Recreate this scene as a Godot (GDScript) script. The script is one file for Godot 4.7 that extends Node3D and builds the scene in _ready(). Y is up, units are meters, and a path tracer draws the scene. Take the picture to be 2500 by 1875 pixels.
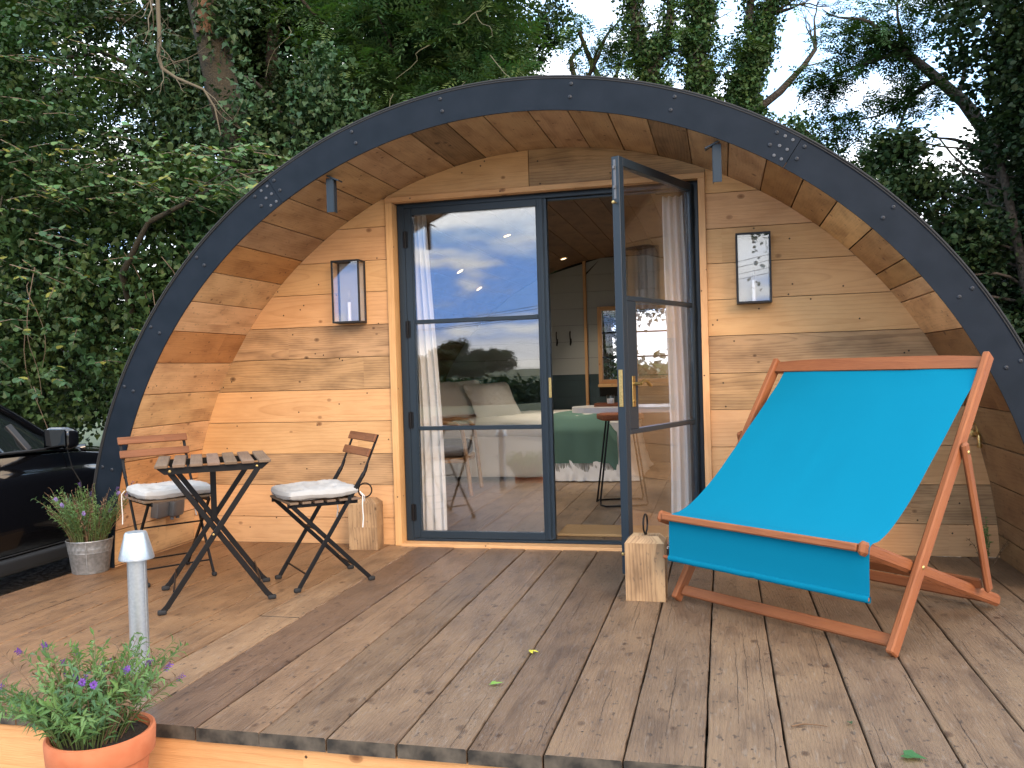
extends Node3D

var M := {}
var used := {}
var counts := {}
var rng := RandomNumberGenerator.new()


class Mb:
	# a mesh under construction
	var v := PackedVector3Array()
	var n := PackedVector3Array()
	var t := PackedVector2Array()
	var ix := PackedInt32Array()

	func tri(a: Vector3, b: Vector3, c: Vector3, na: Vector3, nb: Vector3, nc: Vector3, ua := Vector2(), ub := Vector2(), uc := Vector2()):
		var k := v.size()
		v.append(a); v.append(b); v.append(c)
		n.append(na); n.append(nb); n.append(nc)
		t.append(ua); t.append(ub); t.append(uc)
		var f := (b - a).cross(c - a)
		if f.dot(na + nb + nc) > 0.0:
			ix.append(k); ix.append(k + 2); ix.append(k + 1)
		else:
			ix.append(k); ix.append(k + 1); ix.append(k + 2)

	func quad(a: Vector3, b: Vector3, c: Vector3, d: Vector3, nn: Vector3, ua := Vector2(), ub := Vector2(), uc := Vector2(), ud := Vector2()):
		tri(a, b, c, nn, nn, nn, ua, ub, uc)
		tri(a, c, d, nn, nn, nn, ua, uc, ud)

	# a box with chamfered edges, its texture running along its longest side (3 m and 0.24 m to a repeat)
	func box(x: Transform3D, size: Vector3, ch := 0.003, off := Vector2.ZERO):
		var h := size * 0.5
		ch = minf(ch, minf(h.x, minf(h.y, h.z)) * 0.9)
		var la := 0
		if size.y > size[la]: la = 1
		if size.z > size[la]: la = 2
		var bs := x.basis.orthonormalized()
		for a in 3:
			var b := (a + 1) % 3
			var c := (a + 2) % 3
			for s in [-1.0, 1.0]:
				var q: Array[Vector3] = []
				var uvs: Array[Vector2] = []
				for e in [[-1, -1], [1, -1], [1, 1], [-1, 1]]:
					var p := Vector3()
					p[a] = s * h[a]
					p[b] = e[0] * (h[b] - ch)
					p[c] = e[1] * (h[c] - ch)
					q.append(x * p)
					var o := b
					var r := c
					if c == la:
						o = c
						r = b
					uvs.append(Vector2(p[o] / 3.0, p[r] / 0.24) + off)
				var nn := Vector3()
				nn[a] = s
				quad(q[0], q[1], q[2], q[3], bs * nn, uvs[0], uvs[1], uvs[2], uvs[3])
			for sb in [-1.0, 1.0]:
				for sc in [-1.0, 1.0]:
					var q: Array[Vector3] = []
					for e in [[-1, 0], [1, 0], [1, 1], [-1, 1]]:
						var p := Vector3()
						p[a] = e[0] * (h[a] - ch)
						p[b] = sb * (h[b] - (ch if e[1] == 1 else 0.0))
						p[c] = sc * (h[c] - (0.0 if e[1] == 1 else ch))
						q.append(p)
					var nn := Vector3()
					nn[b] = sb
					nn[c] = sc
					var o := b if b == la else c
					if a == la: o = a
					var uv: Array[Vector2] = []
					for p in q: uv.append(Vector2(p[o] / 3.0, p[(o + 1) % 3] / 0.24) + off)
					quad(x * q[0], x * q[1], x * q[2], x * q[3], (bs * nn).normalized(), uv[0], uv[1], uv[2], uv[3])
		for sx in [-1.0, 1.0]:
			for sy in [-1.0, 1.0]:
				for sz in [-1.0, 1.0]:
					var p := Vector3(sx * h.x, sy * h.y, sz * h.z)
					var d := Vector3(sx, sy, sz)
					var nn := (bs * d).normalized()
					tri(x * (p - Vector3(0, d.y, d.z) * ch), x * (p - Vector3(d.x, 0, d.z) * ch), x * (p - Vector3(d.x, d.y, 0) * ch), nn, nn, nn, off, off, off)

	# a bar of rectangular section between two points; up says where its height points
	func bar(a: Vector3, b: Vector3, w: float, hh: float, up := Vector3.UP, ch := 0.003, off := Vector2.ZERO):
		var f := (b - a).normalized()
		var s := up.cross(f)
		if s.length() < 0.01: s = Vector3.RIGHT.cross(f)
		if s.length() < 0.01: s = Vector3.BACK.cross(f)
		s = s.normalized()
		box(Transform3D(Basis(s, f.cross(s), f), (a + b) * 0.5), Vector3(w, hh, a.distance_to(b)), ch, off)

	func tube(path: Array, rad, sides := 10, capped := true):
		var m := path.size()
		var up := Vector3.UP
		var prev: Array[Vector3] = []
		var pn: Array[Vector3] = []
		var len := 0.0
		for i in m:
			var p: Vector3 = path[i]
			var f: Vector3 = (path[mini(i + 1, m - 1)] - path[maxi(i - 1, 0)]).normalized()
			if i == 0:
				up = Vector3.UP if absf(f.y) < 0.9 else Vector3.RIGHT
			var s := up.cross(f).normalized()
			up = f.cross(s).normalized()
			var r: float = rad[i] if rad is Array else rad
			var ring: Array[Vector3] = []
			var rn: Array[Vector3] = []
			for k in sides + 1:
				var g := TAU * k / sides
				var d := s * cos(g) + up * sin(g)
				ring.append(p + d * r)
				rn.append(d)
			if i > 0:
				var l2: float = len + p.distance_to(path[i - 1])
				for k in sides:
					var u0 := float(k) / sides
					var u1 := float(k + 1) / sides
					tri(prev[k], prev[k + 1], ring[k + 1], pn[k], pn[k + 1], rn[k + 1], Vector2(len, u0), Vector2(len, u1), Vector2(l2, u1))
					tri(prev[k], ring[k + 1], ring[k], pn[k], rn[k + 1], rn[k], Vector2(len, u0), Vector2(l2, u1), Vector2(l2, u0))
				len = l2
			if capped and (i == 0 or i == m - 1):
				var e := -f if i == 0 else f
				for k in sides: tri(p, ring[k], ring[k + 1], e, e, e)
			prev = ring
			pn = rn

	# a surface of revolution round y; prof holds (radius, height)
	func lathe(prof: Array, seg := 32, x := Transform3D(), arc := TAU):
		var m := prof.size()
		var nb: Array[Vector2] = []
		for i in m - 1:
			var d: Vector2 = prof[i + 1] - prof[i]
			nb.append(Vector2(d.y, -d.x).normalized())
		for i in m - 1:
			var n0 := nb[i]
			var n1 := nb[i]
			if i > 0 and nb[i].dot(nb[i - 1]) > 0.75: n0 = (nb[i] + nb[i - 1]).normalized()
			if i < m - 2 and nb[i].dot(nb[i + 1]) > 0.75: n1 = (nb[i] + nb[i + 1]).normalized()
			for k in seg:
				var g0 := arc * k / seg
				var g1 := arc * (k + 1) / seg
				var d0 := Vector3(cos(g0), 0, sin(g0))
				var d1 := Vector3(cos(g1), 0, sin(g1))
				var a: Vector3 = x * (d0 * prof[i].x + Vector3(0, prof[i].y, 0))
				var b: Vector3 = x * (d1 * prof[i].x + Vector3(0, prof[i].y, 0))
				var c: Vector3 = x * (d1 * prof[i + 1].x + Vector3(0, prof[i + 1].y, 0))
				var d: Vector3 = x * (d0 * prof[i + 1].x + Vector3(0, prof[i + 1].y, 0))
				var bb := x.basis
				var na := (bb * (d0 * n0.x + Vector3(0, n0.y, 0))).normalized()
				var nbb := (bb * (d1 * n0.x + Vector3(0, n0.y, 0))).normalized()
				var nc := (bb * (d1 * n1.x + Vector3(0, n1.y, 0))).normalized()
				var nd := (bb * (d0 * n1.x + Vector3(0, n1.y, 0))).normalized()
				var u0 := float(k) / seg
				var u1 := float(k + 1) / seg
				if prof[i].x > 1e-6: tri(a, b, c, na, nbb, nc, Vector2(u0, prof[i].y), Vector2(u1, prof[i].y), Vector2(u1, prof[i + 1].y))
				if prof[i + 1].x > 1e-6: tri(a, c, d, na, nc, nd, Vector2(u0, prof[i].y), Vector2(u1, prof[i + 1].y), Vector2(u0, prof[i + 1].y))

	# a smooth sheet through rows of points
	func sheet(rows: Array, us := 1.0, vs := 1.0, flip := false):
		var m := rows.size()
		var w: int = rows[0].size()
		var nr := []
		for i in m:
			var r := []
			for j in w:
				var du: Vector3 = rows[i][mini(j + 1, w - 1)] - rows[i][maxi(j - 1, 0)]
				var dv: Vector3 = rows[mini(i + 1, m - 1)][j] - rows[maxi(i - 1, 0)][j]
				var q := du.cross(dv)
				q = q.normalized() if q.length() > 1e-12 else Vector3.UP
				r.append(-q if flip else q)
			nr.append(r)
		for i in m - 1:
			for j in w - 1:
				var a := Vector2(us * j / (w - 1), vs * i / (m - 1))
				var b := Vector2(us * (j + 1) / (w - 1), vs * i / (m - 1))
				var c := Vector2(us * (j + 1) / (w - 1), vs * (i + 1) / (m - 1))
				var d := Vector2(us * j / (w - 1), vs * (i + 1) / (m - 1))
				tri(rows[i][j], rows[i][j + 1], rows[i + 1][j + 1], nr[i][j], nr[i][j + 1], nr[i + 1][j + 1], a, b, c)
				tri(rows[i][j], rows[i + 1][j + 1], rows[i + 1][j], nr[i][j], nr[i + 1][j + 1], nr[i + 1][j], a, c, d)

	# a flat outline in x and y given a thickness in z
	func prism(poly: PackedVector2Array, z0: float, z1: float, off := Vector2.ZERO, x := Transform3D(), along := 0):
		var cut := Geometry2D.triangulate_polygon(poly)
		var bb := x.basis.orthonormalized()
		for s in [[z1, 1.0], [z0, -1.0]]:
			var nn := bb * Vector3(0, 0, s[1])
			for i in range(0, cut.size(), 3):
				var p := []
				var q := []
				for k in 3:
					var w := poly[cut[i + k]]
					p.append(x * Vector3(w.x, w.y, s[0]))
					q.append(Vector2(w[along] / 3.0, w[1 - along] / 0.24) + off)
				tri(p[0], p[1], p[2], nn, nn, nn, q[0], q[1], q[2])
		var area := 0.0
		for i in poly.size():
			area += poly[i].cross(poly[(i + 1) % poly.size()])
		for i in poly.size():
			var a := poly[i]
			var b := poly[(i + 1) % poly.size()]
			var d := (b - a).normalized() * signf(area)
			var nn := bb * Vector3(d.y, -d.x, 0)
			quad(x * Vector3(a.x, a.y, z0), x * Vector3(b.x, b.y, z0), x * Vector3(b.x, b.y, z1), x * Vector3(a.x, a.y, z1), nn, Vector2(a[along] / 3.0, z0 / 0.24) + off, Vector2(b[along] / 3.0, z0 / 0.24) + off, Vector2(b[along] / 3.0, z1 / 0.24) + off, Vector2(a[along] / 3.0, z1 / 0.24) + off)

	# a box with rounded edges as a smooth skin; bend(point) -> point shapes it further
	func round_box(x: Transform3D, size: Vector3, r: float, div := 8, bend = null):
		var h := size * 0.5
		r = minf(r, minf(h.x, minf(h.y, h.z)))
		var inner := h - Vector3(r, r, r)
		for a in 3:
			var b := (a + 1) % 3
			var c := (a + 2) % 3
			for s in [-1.0, 1.0]:
				var rows := []
				for i in div + 1:
					var row := []
					for j in div + 1:
						var p := Vector3()
						p[a] = s * h[a]
						var fi := -1.0 + 2.0 * i / div
						var fj := -1.0 + 2.0 * j / div
						p[b] = (signf(fi) * pow(absf(fi), 0.8)) * h[b]
						p[c] = (signf(fj) * pow(absf(fj), 0.8)) * h[c]
						var q := p.clamp(-inner, inner)
						var d := p - q
						p = q + d.normalized() * r
						if bend != null: p = bend.call(p)
						row.append(x * p)
					rows.append(row)
				sheet(rows, size[c], size[b], s > 0)

	func add(o: Mb, x := Transform3D()):
		var k := v.size()
		var b := x.basis.orthonormalized()
		for i in o.v.size():
			v.append(x * o.v[i])
			n.append(b * o.n[i])
			t.append(o.t[i])
		for i in o.ix: ix.append(k + i)

	func mesh(m: Material, onto: ArrayMesh = null) -> ArrayMesh:
		var a := []
		a.resize(Mesh.ARRAY_MAX)
		a[Mesh.ARRAY_VERTEX] = v
		a[Mesh.ARRAY_NORMAL] = n
		a[Mesh.ARRAY_TEX_UV] = t
		a[Mesh.ARRAY_INDEX] = ix
		var out := onto if onto else ArrayMesh.new()
		out.add_surface_from_arrays(Mesh.PRIMITIVE_TRIANGLES, a)
		out.surface_set_material(out.get_surface_count() - 1, m)
		return out


func at(p: Vector3, b := Basis()) -> Transform3D:
	return Transform3D(b, p)


func lin(r: float, g: float, b: float) -> Color:
	return Color(r, g, b).linear_to_srgb()


func mk(c: Color, rough := 0.6, metal := 0.0, spec := 0.5) -> StandardMaterial3D:
	var m := StandardMaterial3D.new()
	m.albedo_color = c
	m.roughness = rough
	m.metallic = metal
	m.metallic_specular = spec
	return m


func numbered(called: String) -> String:
	var k: int = used.get(called, 0)
	used[called] = k + 1
	return called if k == 0 else "%s_%03d" % [called, k]


func thing(called: String, label: String, category: String, place := Vector3.ZERO, turn := 0.0, group := "", kind := "") -> Node3D:
	var o := Node3D.new()
	o.name = numbered(called)
	add_child(o)
	o.position = place
	o.rotation.y = turn
	tag(o, label, category, group, kind)
	return o


func tag(o: Node, label: String, category := "", group := "", kind := ""):
	if label: o.set_meta("label", label)
	if category: o.set_meta("category", category)
	if group: o.set_meta("group", group)
	if kind: o.set_meta("kind", kind)


func part(parent: Node, called: String, mb: Mb, m: Material, label := "", kind := "") -> MeshInstance3D:
	var o := MeshInstance3D.new()
	o.mesh = mb.mesh(m)
	o.name = numbered(called) if parent == self else child_name(parent, called)
	parent.add_child(o)
	if label: o.set_meta("label", label)
	if kind: o.set_meta("kind", kind)
	return o


func part_mesh(parent: Node, called: String, mesh: Mesh, x := Transform3D()) -> MeshInstance3D:
	var o := MeshInstance3D.new()
	o.mesh = mesh
	o.transform = x
	o.name = child_name(parent, called)
	parent.add_child(o)
	return o


func child_name(parent: Node, called: String) -> String:
	if not parent.has_node(NodePath(called)): return called
	var key := str(parent.get_instance_id()) + called
	var k: int = counts.get(key, 0) + 1
	counts[key] = k
	return "%s_%03d" % [called, k]


func many(parent: Node, called: String, mesh: Mesh, xs: Array, cols := PackedColorArray()) -> MultiMeshInstance3D:
	var mm := MultiMesh.new()
	mm.transform_format = MultiMesh.TRANSFORM_3D
	mm.use_colors = cols.size() > 0
	mm.mesh = mesh
	mm.instance_count = xs.size()
	for i in xs.size():
		mm.set_instance_transform(i, xs[i])
		if cols.size(): mm.set_instance_color(i, cols[i])
	var o := MultiMeshInstance3D.new()
	o.multimesh = mm
	o.name = child_name(parent, called) if parent != self else numbered(called)
	o.set_meta("kind", "stuff")
	parent.add_child(o)
	return o


# ---------------------------------------------------------------- textures

func noise(s: int, f: float, oct := 3) -> FastNoiseLite:
	var q := FastNoiseLite.new()
	q.seed = s
	q.noise_type = FastNoiseLite.TYPE_SIMPLEX_SMOOTH
	q.frequency = f
	q.fractal_octaves = oct
	return q


# One face of a sawn board, 3 m by 0.24 m: growth rings, knots, fibre, blotches, nail holes; colours are linear.
func wood(s: int, light: Color, dark: Color, o := {}) -> Dictionary:
	var w: int = o.get("w", 1024)
	var h: int = o.get("h", 192)
	var r := RandomNumberGenerator.new()
	r.seed = s
	var low := noise(s, 1.0, 2)
	var fib := noise(s + 7, 1.0, 2)
	var blot := noise(s + 13, 1.0, 4)
	var spot := noise(s + 21, 1.0, 3)
	var knots := []
	for i in int(o.get("knots", 6)):
		knots.append([r.randf() * 3.0, r.randf() * 0.24, r.randf_range(0.006, 0.016), r.randf_range(0.6, 1.0)])
	var yc := r.randf_range(0.02, 0.22)
	var dens: float = o.get("rings", 62.0) * r.randf_range(0.8, 1.25)
	var ring_amt: float = o.get("ring", 0.5)
	var fib_amt: float = o.get("fibre", 0.16)
	var blot_amt: float = o.get("blot", 0.3)
	var grime: float = o.get("grime", 0.0)
	var grime_col: Color = o.get("grime_col", Color(0.03, 0.028, 0.03))
	var pale: float = o.get("pale", 0.0)
	var pix := PackedByteArray()
	pix.resize(w * h * 3)
	var hgt := PackedByteArray()
	hgt.resize(w * h)
	var lut := PackedByteArray()
	lut.resize(1025)
	for i in 1025:
		lut[i] = int(clampf(pow(i / 1024.0, 1.0 / 2.2), 0, 1) * 255.0)
	var k := 0
	var kb := 0
	var col_h := PackedFloat32Array()
	col_h.resize(w)
	for i in w:
		col_h[i] = 0.02 + 0.07 * (0.5 + 0.5 * low.get_noise_2d(3.0 * i / w * 0.7, 77.0))
	for j in h:
		var y := 0.24 * j / h
		for i in w:
			var x := 3.0 * i / w
			var yy: float = y + 0.012 * low.get_noise_2d(x * 0.9, y * 7.0)
			var hh := col_h[i]
			var bend := 0.0
			var kn := 0.0
			var core := 0.0
			for q in knots:
				var dx: float = x - q[0]
				if absf(dx) > 0.16: continue
				var dy: float = y - q[1]
				var kr: float = q[2]
				var e := dx * dx * 0.10 + dy * dy
				bend += signf(dy) * kr * 1.1 * exp(-e / (kr * kr * 3.0))
				var e2 := (dx * dx * 0.5 + dy * dy) / (kr * kr)
				if e2 < 1.6:
					kn = maxf(kn, (1.0 - smoothstep(0.7, 1.5, e2)) * q[3])
					core = maxf(core, 1.0 - smoothstep(0.05, 0.5, e2))
			yy -= bend
			var f := sqrt((yy - yc) * (yy - yc) + hh * hh) * dens
			var ph := f - floorf(f)
			var ring := ph * ph * ph if ph < 0.92 else (1.0 - ph) / 0.08 * 0.78
			var fb := fib.get_noise_2d(x * 9.0, y * 520.0)
			var bl := blot.get_noise_2d(x * 2.6, y * 6.0)
			var d := clampf(ring * ring_amt + 0.5 * blot_amt + bl * blot_amt * 1.6 + fb * fib_amt, 0.0, 1.0)
			var cr := lerpf(light.r, dark.r, d)
			var cg := lerpf(light.g, dark.g, d)
			var cb := lerpf(light.b, dark.b, d)
			if kn > 0.0:
				var t2 := kn * (0.62 + 0.3 * core)
				cr = lerpf(cr, dark.r * 0.42, t2)
				cg = lerpf(cg, dark.g * 0.34, t2)
				cb = lerpf(cb, dark.b * 0.30, t2)
			if grime > 0.0:
				var sp := spot.get_noise_2d(x * 16.0, y * 26.0)
				var g := smoothstep(0.46, 0.58, sp) * grime + smoothstep(0.15, 0.6, bl) * grime * 0.14
				cr = lerpf(cr, grime_col.r, g)
				cg = lerpf(cg, grime_col.g, g)
				cb = lerpf(cb, grime_col.b, g)
			if pale > 0.0:
				var sp2 := spot.get_noise_2d(x * 8.0 + 50.0, y * 40.0)
				var g2 := smoothstep(0.32, 0.62, sp2) * pale
				cr = lerpf(cr, 0.36, g2)
				cg = lerpf(cg, 0.33, g2)
				cb = lerpf(cb, 0.30, g2)
			pix[k] = lut[int(clampf(cr, 0, 1) * 1024.0)]
			pix[k + 1] = lut[int(clampf(cg, 0, 1) * 1024.0)]
			pix[k + 2] = lut[int(clampf(cb, 0, 1) * 1024.0)]
			k += 3
			hgt[kb] = int(clampf(0.6 - ring * 0.25 + fb * 0.35 - kn * 0.1, 0, 1) * 255.0)
			kb += 1
	# drying cracks along the grain
	for i in int(o.get("cracks", 0)):
		var x0 := r.randi_range(0, w - 1)
		var ln := r.randi_range(50, 330)
		var cy := r.randf_range(10.0, h - 11.0)
		for k2 in ln:
			var yy := int(cy + 5.0 * fib.get_noise_2d((x0 + k2) * 0.012, i * 9.0) + 1.5 * fib.get_noise_2d((x0 + k2) * 0.09, i * 5.0))
			var thick := 1 if k2 < ln / 5 or k2 > ln * 4 / 5 else 2
			for b in thick:
				var e := (clampi(yy + b, 0, h - 1) * w + (x0 + k2) % w)
				for c in 3: pix[e * 3 + c] = int(pix[e * 3 + c] * 0.42)
				hgt[e] = 40
	# screw and nail holes
	for i in int(o.get("nails", 10)):
		var cx := r.randi_range(3, w - 4)
		var cy := r.randi_range(6, h - 7)
		for a in range(-1, 2):
			for b in range(-3, 4):
				if a * a * 6 + b * b > 9: continue
				var e := ((cy + b) * w + cx + a) * 3
				pix[e] = 34
				pix[e + 1] = 28
				pix[e + 2] = 24
				hgt[(cy + b) * w + cx + a] = 20
	var im := Image.create_from_data(w, h, false, Image.FORMAT_RGB8, pix)
	var hm := Image.create_from_data(w, h, false, Image.FORMAT_L8, hgt)
	hm.convert(Image.FORMAT_RGBA8)
	hm.bump_map_to_normal_map(o.get("bump", 2.0))
	return {"c": ImageTexture.create_from_image(im), "n": ImageTexture.create_from_image(hm)}


func wood_mat(tx: Dictionary, tint: Color, rough := 0.6, nrm := 0.6, spec := 0.4) -> StandardMaterial3D:
	var m := mk(tint, rough, 0.0, spec)
	m.albedo_texture = tx.c
	m.normal_enabled = true
	m.normal_texture = tx.n
	m.normal_scale = nrm
	return m


# cloudy mottling between two linear colours, used in three planes
func mottle(s: int, a: Color, b: Color, f: float, rough := 0.9, metres := 1.0, contrast := 1.0, bump := 0.0, oct := 5) -> StandardMaterial3D:
	var q := noise(s, f, oct)
	var n := 256
	var im := q.get_seamless_image(n, n)
	im.convert(Image.FORMAT_L8)
	var src := im.get_data()
	var pix := PackedByteArray()
	pix.resize(n * n * 3)
	for i in n * n:
		var d := clampf((src[i] / 255.0 - 0.5) * contrast + 0.5, 0, 1)
		var c := a.lerp(b, d).linear_to_srgb()
		pix[i * 3] = int(clampf(c.r, 0, 1) * 255)
		pix[i * 3 + 1] = int(clampf(c.g, 0, 1) * 255)
		pix[i * 3 + 2] = int(clampf(c.b, 0, 1) * 255)
	var m := mk(Color.WHITE, rough)
	m.albedo_texture = ImageTexture.create_from_image(Image.create_from_data(n, n, false, Image.FORMAT_RGB8, pix))
	m.uv1_triplanar = true
	m.uv1_scale = Vector3.ONE / metres
	if bump > 0.0:
		var hm := Image.create_from_data(n, n, false, Image.FORMAT_L8, src)
		hm.convert(Image.FORMAT_RGBA8)
		hm.bump_map_to_normal_map(bump)
		m.normal_enabled = true
		m.normal_texture = ImageTexture.create_from_image(hm)
	return m


# woven cloth
func cloth(c: Color, rough := 0.9, metres := 0.12, amt := 0.12) -> StandardMaterial3D:
	var n := 128
	var pix := PackedByteArray()
	pix.resize(n * n * 3)
	var hg := PackedByteArray()
	hg.resize(n * n)
	var q := noise(4, 0.05, 3)
	for j in n:
		for i in n:
			var wv := 0.5 + 0.25 * sin(TAU * i / 4.0) * (1.0 if (j / 2) % 2 == 0 else -1.0) + 0.25 * sin(TAU * j / 4.0) * (1.0 if (i / 2) % 2 == 0 else -1.0)
			var k := 1.0 - amt * (1.0 - wv) + 0.05 * q.get_noise_2d(i * 3.0, j * 3.0)
			var e := (Color(c.r * k, c.g * k, c.b * k)).linear_to_srgb()
			pix[(j * n + i) * 3] = int(clampf(e.r, 0, 1) * 255)
			pix[(j * n + i) * 3 + 1] = int(clampf(e.g, 0, 1) * 255)
			pix[(j * n + i) * 3 + 2] = int(clampf(e.b, 0, 1) * 255)
			hg[j * n + i] = int(wv * 255)
	var m := mk(Color.WHITE, rough, 0.0, 0.25)
	m.albedo_texture = ImageTexture.create_from_image(Image.create_from_data(n, n, false, Image.FORMAT_RGB8, pix))
	m.uv1_triplanar = true
	m.uv1_scale = Vector3.ONE / metres
	return m


# broken cloud over pale blue, the same all round the compass
func sky_image() -> Image:
	var w := 2048
	var h := 1024
	var a := noise(11, 1.0, 5)
	var b := noise(23, 1.0, 4)
	var f := PackedFloat32Array()
	f.resize(w * h * 3)
	var white := Vector3(1.12, 1.14, 1.16)
	var blue := Vector3(0.48, 0.74, 1.12)
	var slate := Vector3(0.18, 0.42, 1.0)
	var glow := Vector3(1.02, 0.99, 0.93)
	for j in h:
		var el := (0.5 - (j + 0.5) / h) * PI
		if el < 0.0:
			for i in w:
				var k := (j * w + i) * 3
				f[k] = 0.25
				f[k + 1] = 0.26
				f[k + 2] = 0.25
			continue
		var de := rad_to_deg(el)
		var ce := cos(el)
		var fl := 3.2 + 2.0 * exp(-de / 14.0)
		for i in w:
			var az := TAU * (i + 0.5) / w
			var p := Vector3(cos(az) * ce, sin(el) * fl, sin(az) * ce)
			var n1 := a.get_noise_3d(p.x * 2.6, p.y * 2.6, p.z * 2.6)
			var n2 := b.get_noise_3d(p.x * 5.5, p.y * 6.5 + 9.0, p.z * 5.5)
			# a shelf of slate cloud low over the land, white cloud with blue between above it
			var up := smoothstep(6.3, 9.2, de + n1 * 5.0)
			var cl := smoothstep(-0.25, 0.3, n1 + 0.5 * n2)
			var hi := blue.lerp(white * 1.25, cl)
			var lo := slate.lerp(white * 0.92, smoothstep(-0.08, 0.34, n2 + 0.35 * n1))
			var c := lo.lerp(hi, up)
			c = c.lerp(glow, (1.0 - smoothstep(0.8, 3.4, de + n2 * 1.5)) * 0.85)
			var k := (j * w + i) * 3
			f[k] = c.x
			f[k + 1] = c.y
			f[k + 2] = c.z
	return Image.create_from_data(w, h, false, Image.FORMAT_RGBF, f.to_byte_array())


# ---------------------------------------------------------------- the scene

func _ready():
	rng.seed = 20
	var cam := Camera3D.new()
	cam.name = "camera"
	cam.transform = Transform3D(Basis(Vector3(0.970935, -0.029439, -0.237526), Vector3(0.024484, 0.999417, -0.023786), Vector3(0.238088, 0.01728, 0.97109)), Vector3(1.7042, 1.1173, 5.2089))
	cam.fov = 48.162
	cam.near = 0.05
	cam.far = 900.0
	add_child(cam)
	cam.current = true
	var env := Environment.new()
	var sky := Sky.new()
	var pano := PanoramaSkyMaterial.new()
	pano.panorama = ImageTexture.create_from_image(sky_image())
	sky.sky_material = pano
	env.background_mode = Environment.BG_SKY
	env.sky = sky
	env.background_energy_multiplier = 1.0
	env.tonemap_mode = Environment.TONE_MAPPER_LINEAR
	env.tonemap_exposure = 2.5
	env.sdfgi_enabled = true
	env.ssao_enabled = true
	env.ssil_enabled = true
	var we := WorldEnvironment.new()
	we.name = "world"
	we.environment = env
	add_child(we)
	var sun := DirectionalLight3D.new()
	sun.name = "sun"
	sun.light_energy = 0.44
	sun.light_color = Color(1.0, 0.84, 0.66)
	sun.light_angular_distance = 30.0
	sun.shadow_enabled = true
	sun.transform = Transform3D().looking_at(-Vector3(0.50, 0.42, 0.76), Vector3.UP)
	add_child(sun)
	materials()
	land()
	cabin()
	inside()
	deck()
	furniture()
	lounger()
	fittings()
	pots()
	car()
	leaf_shapes()
	trees()
	beyond()
	litter()


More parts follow.
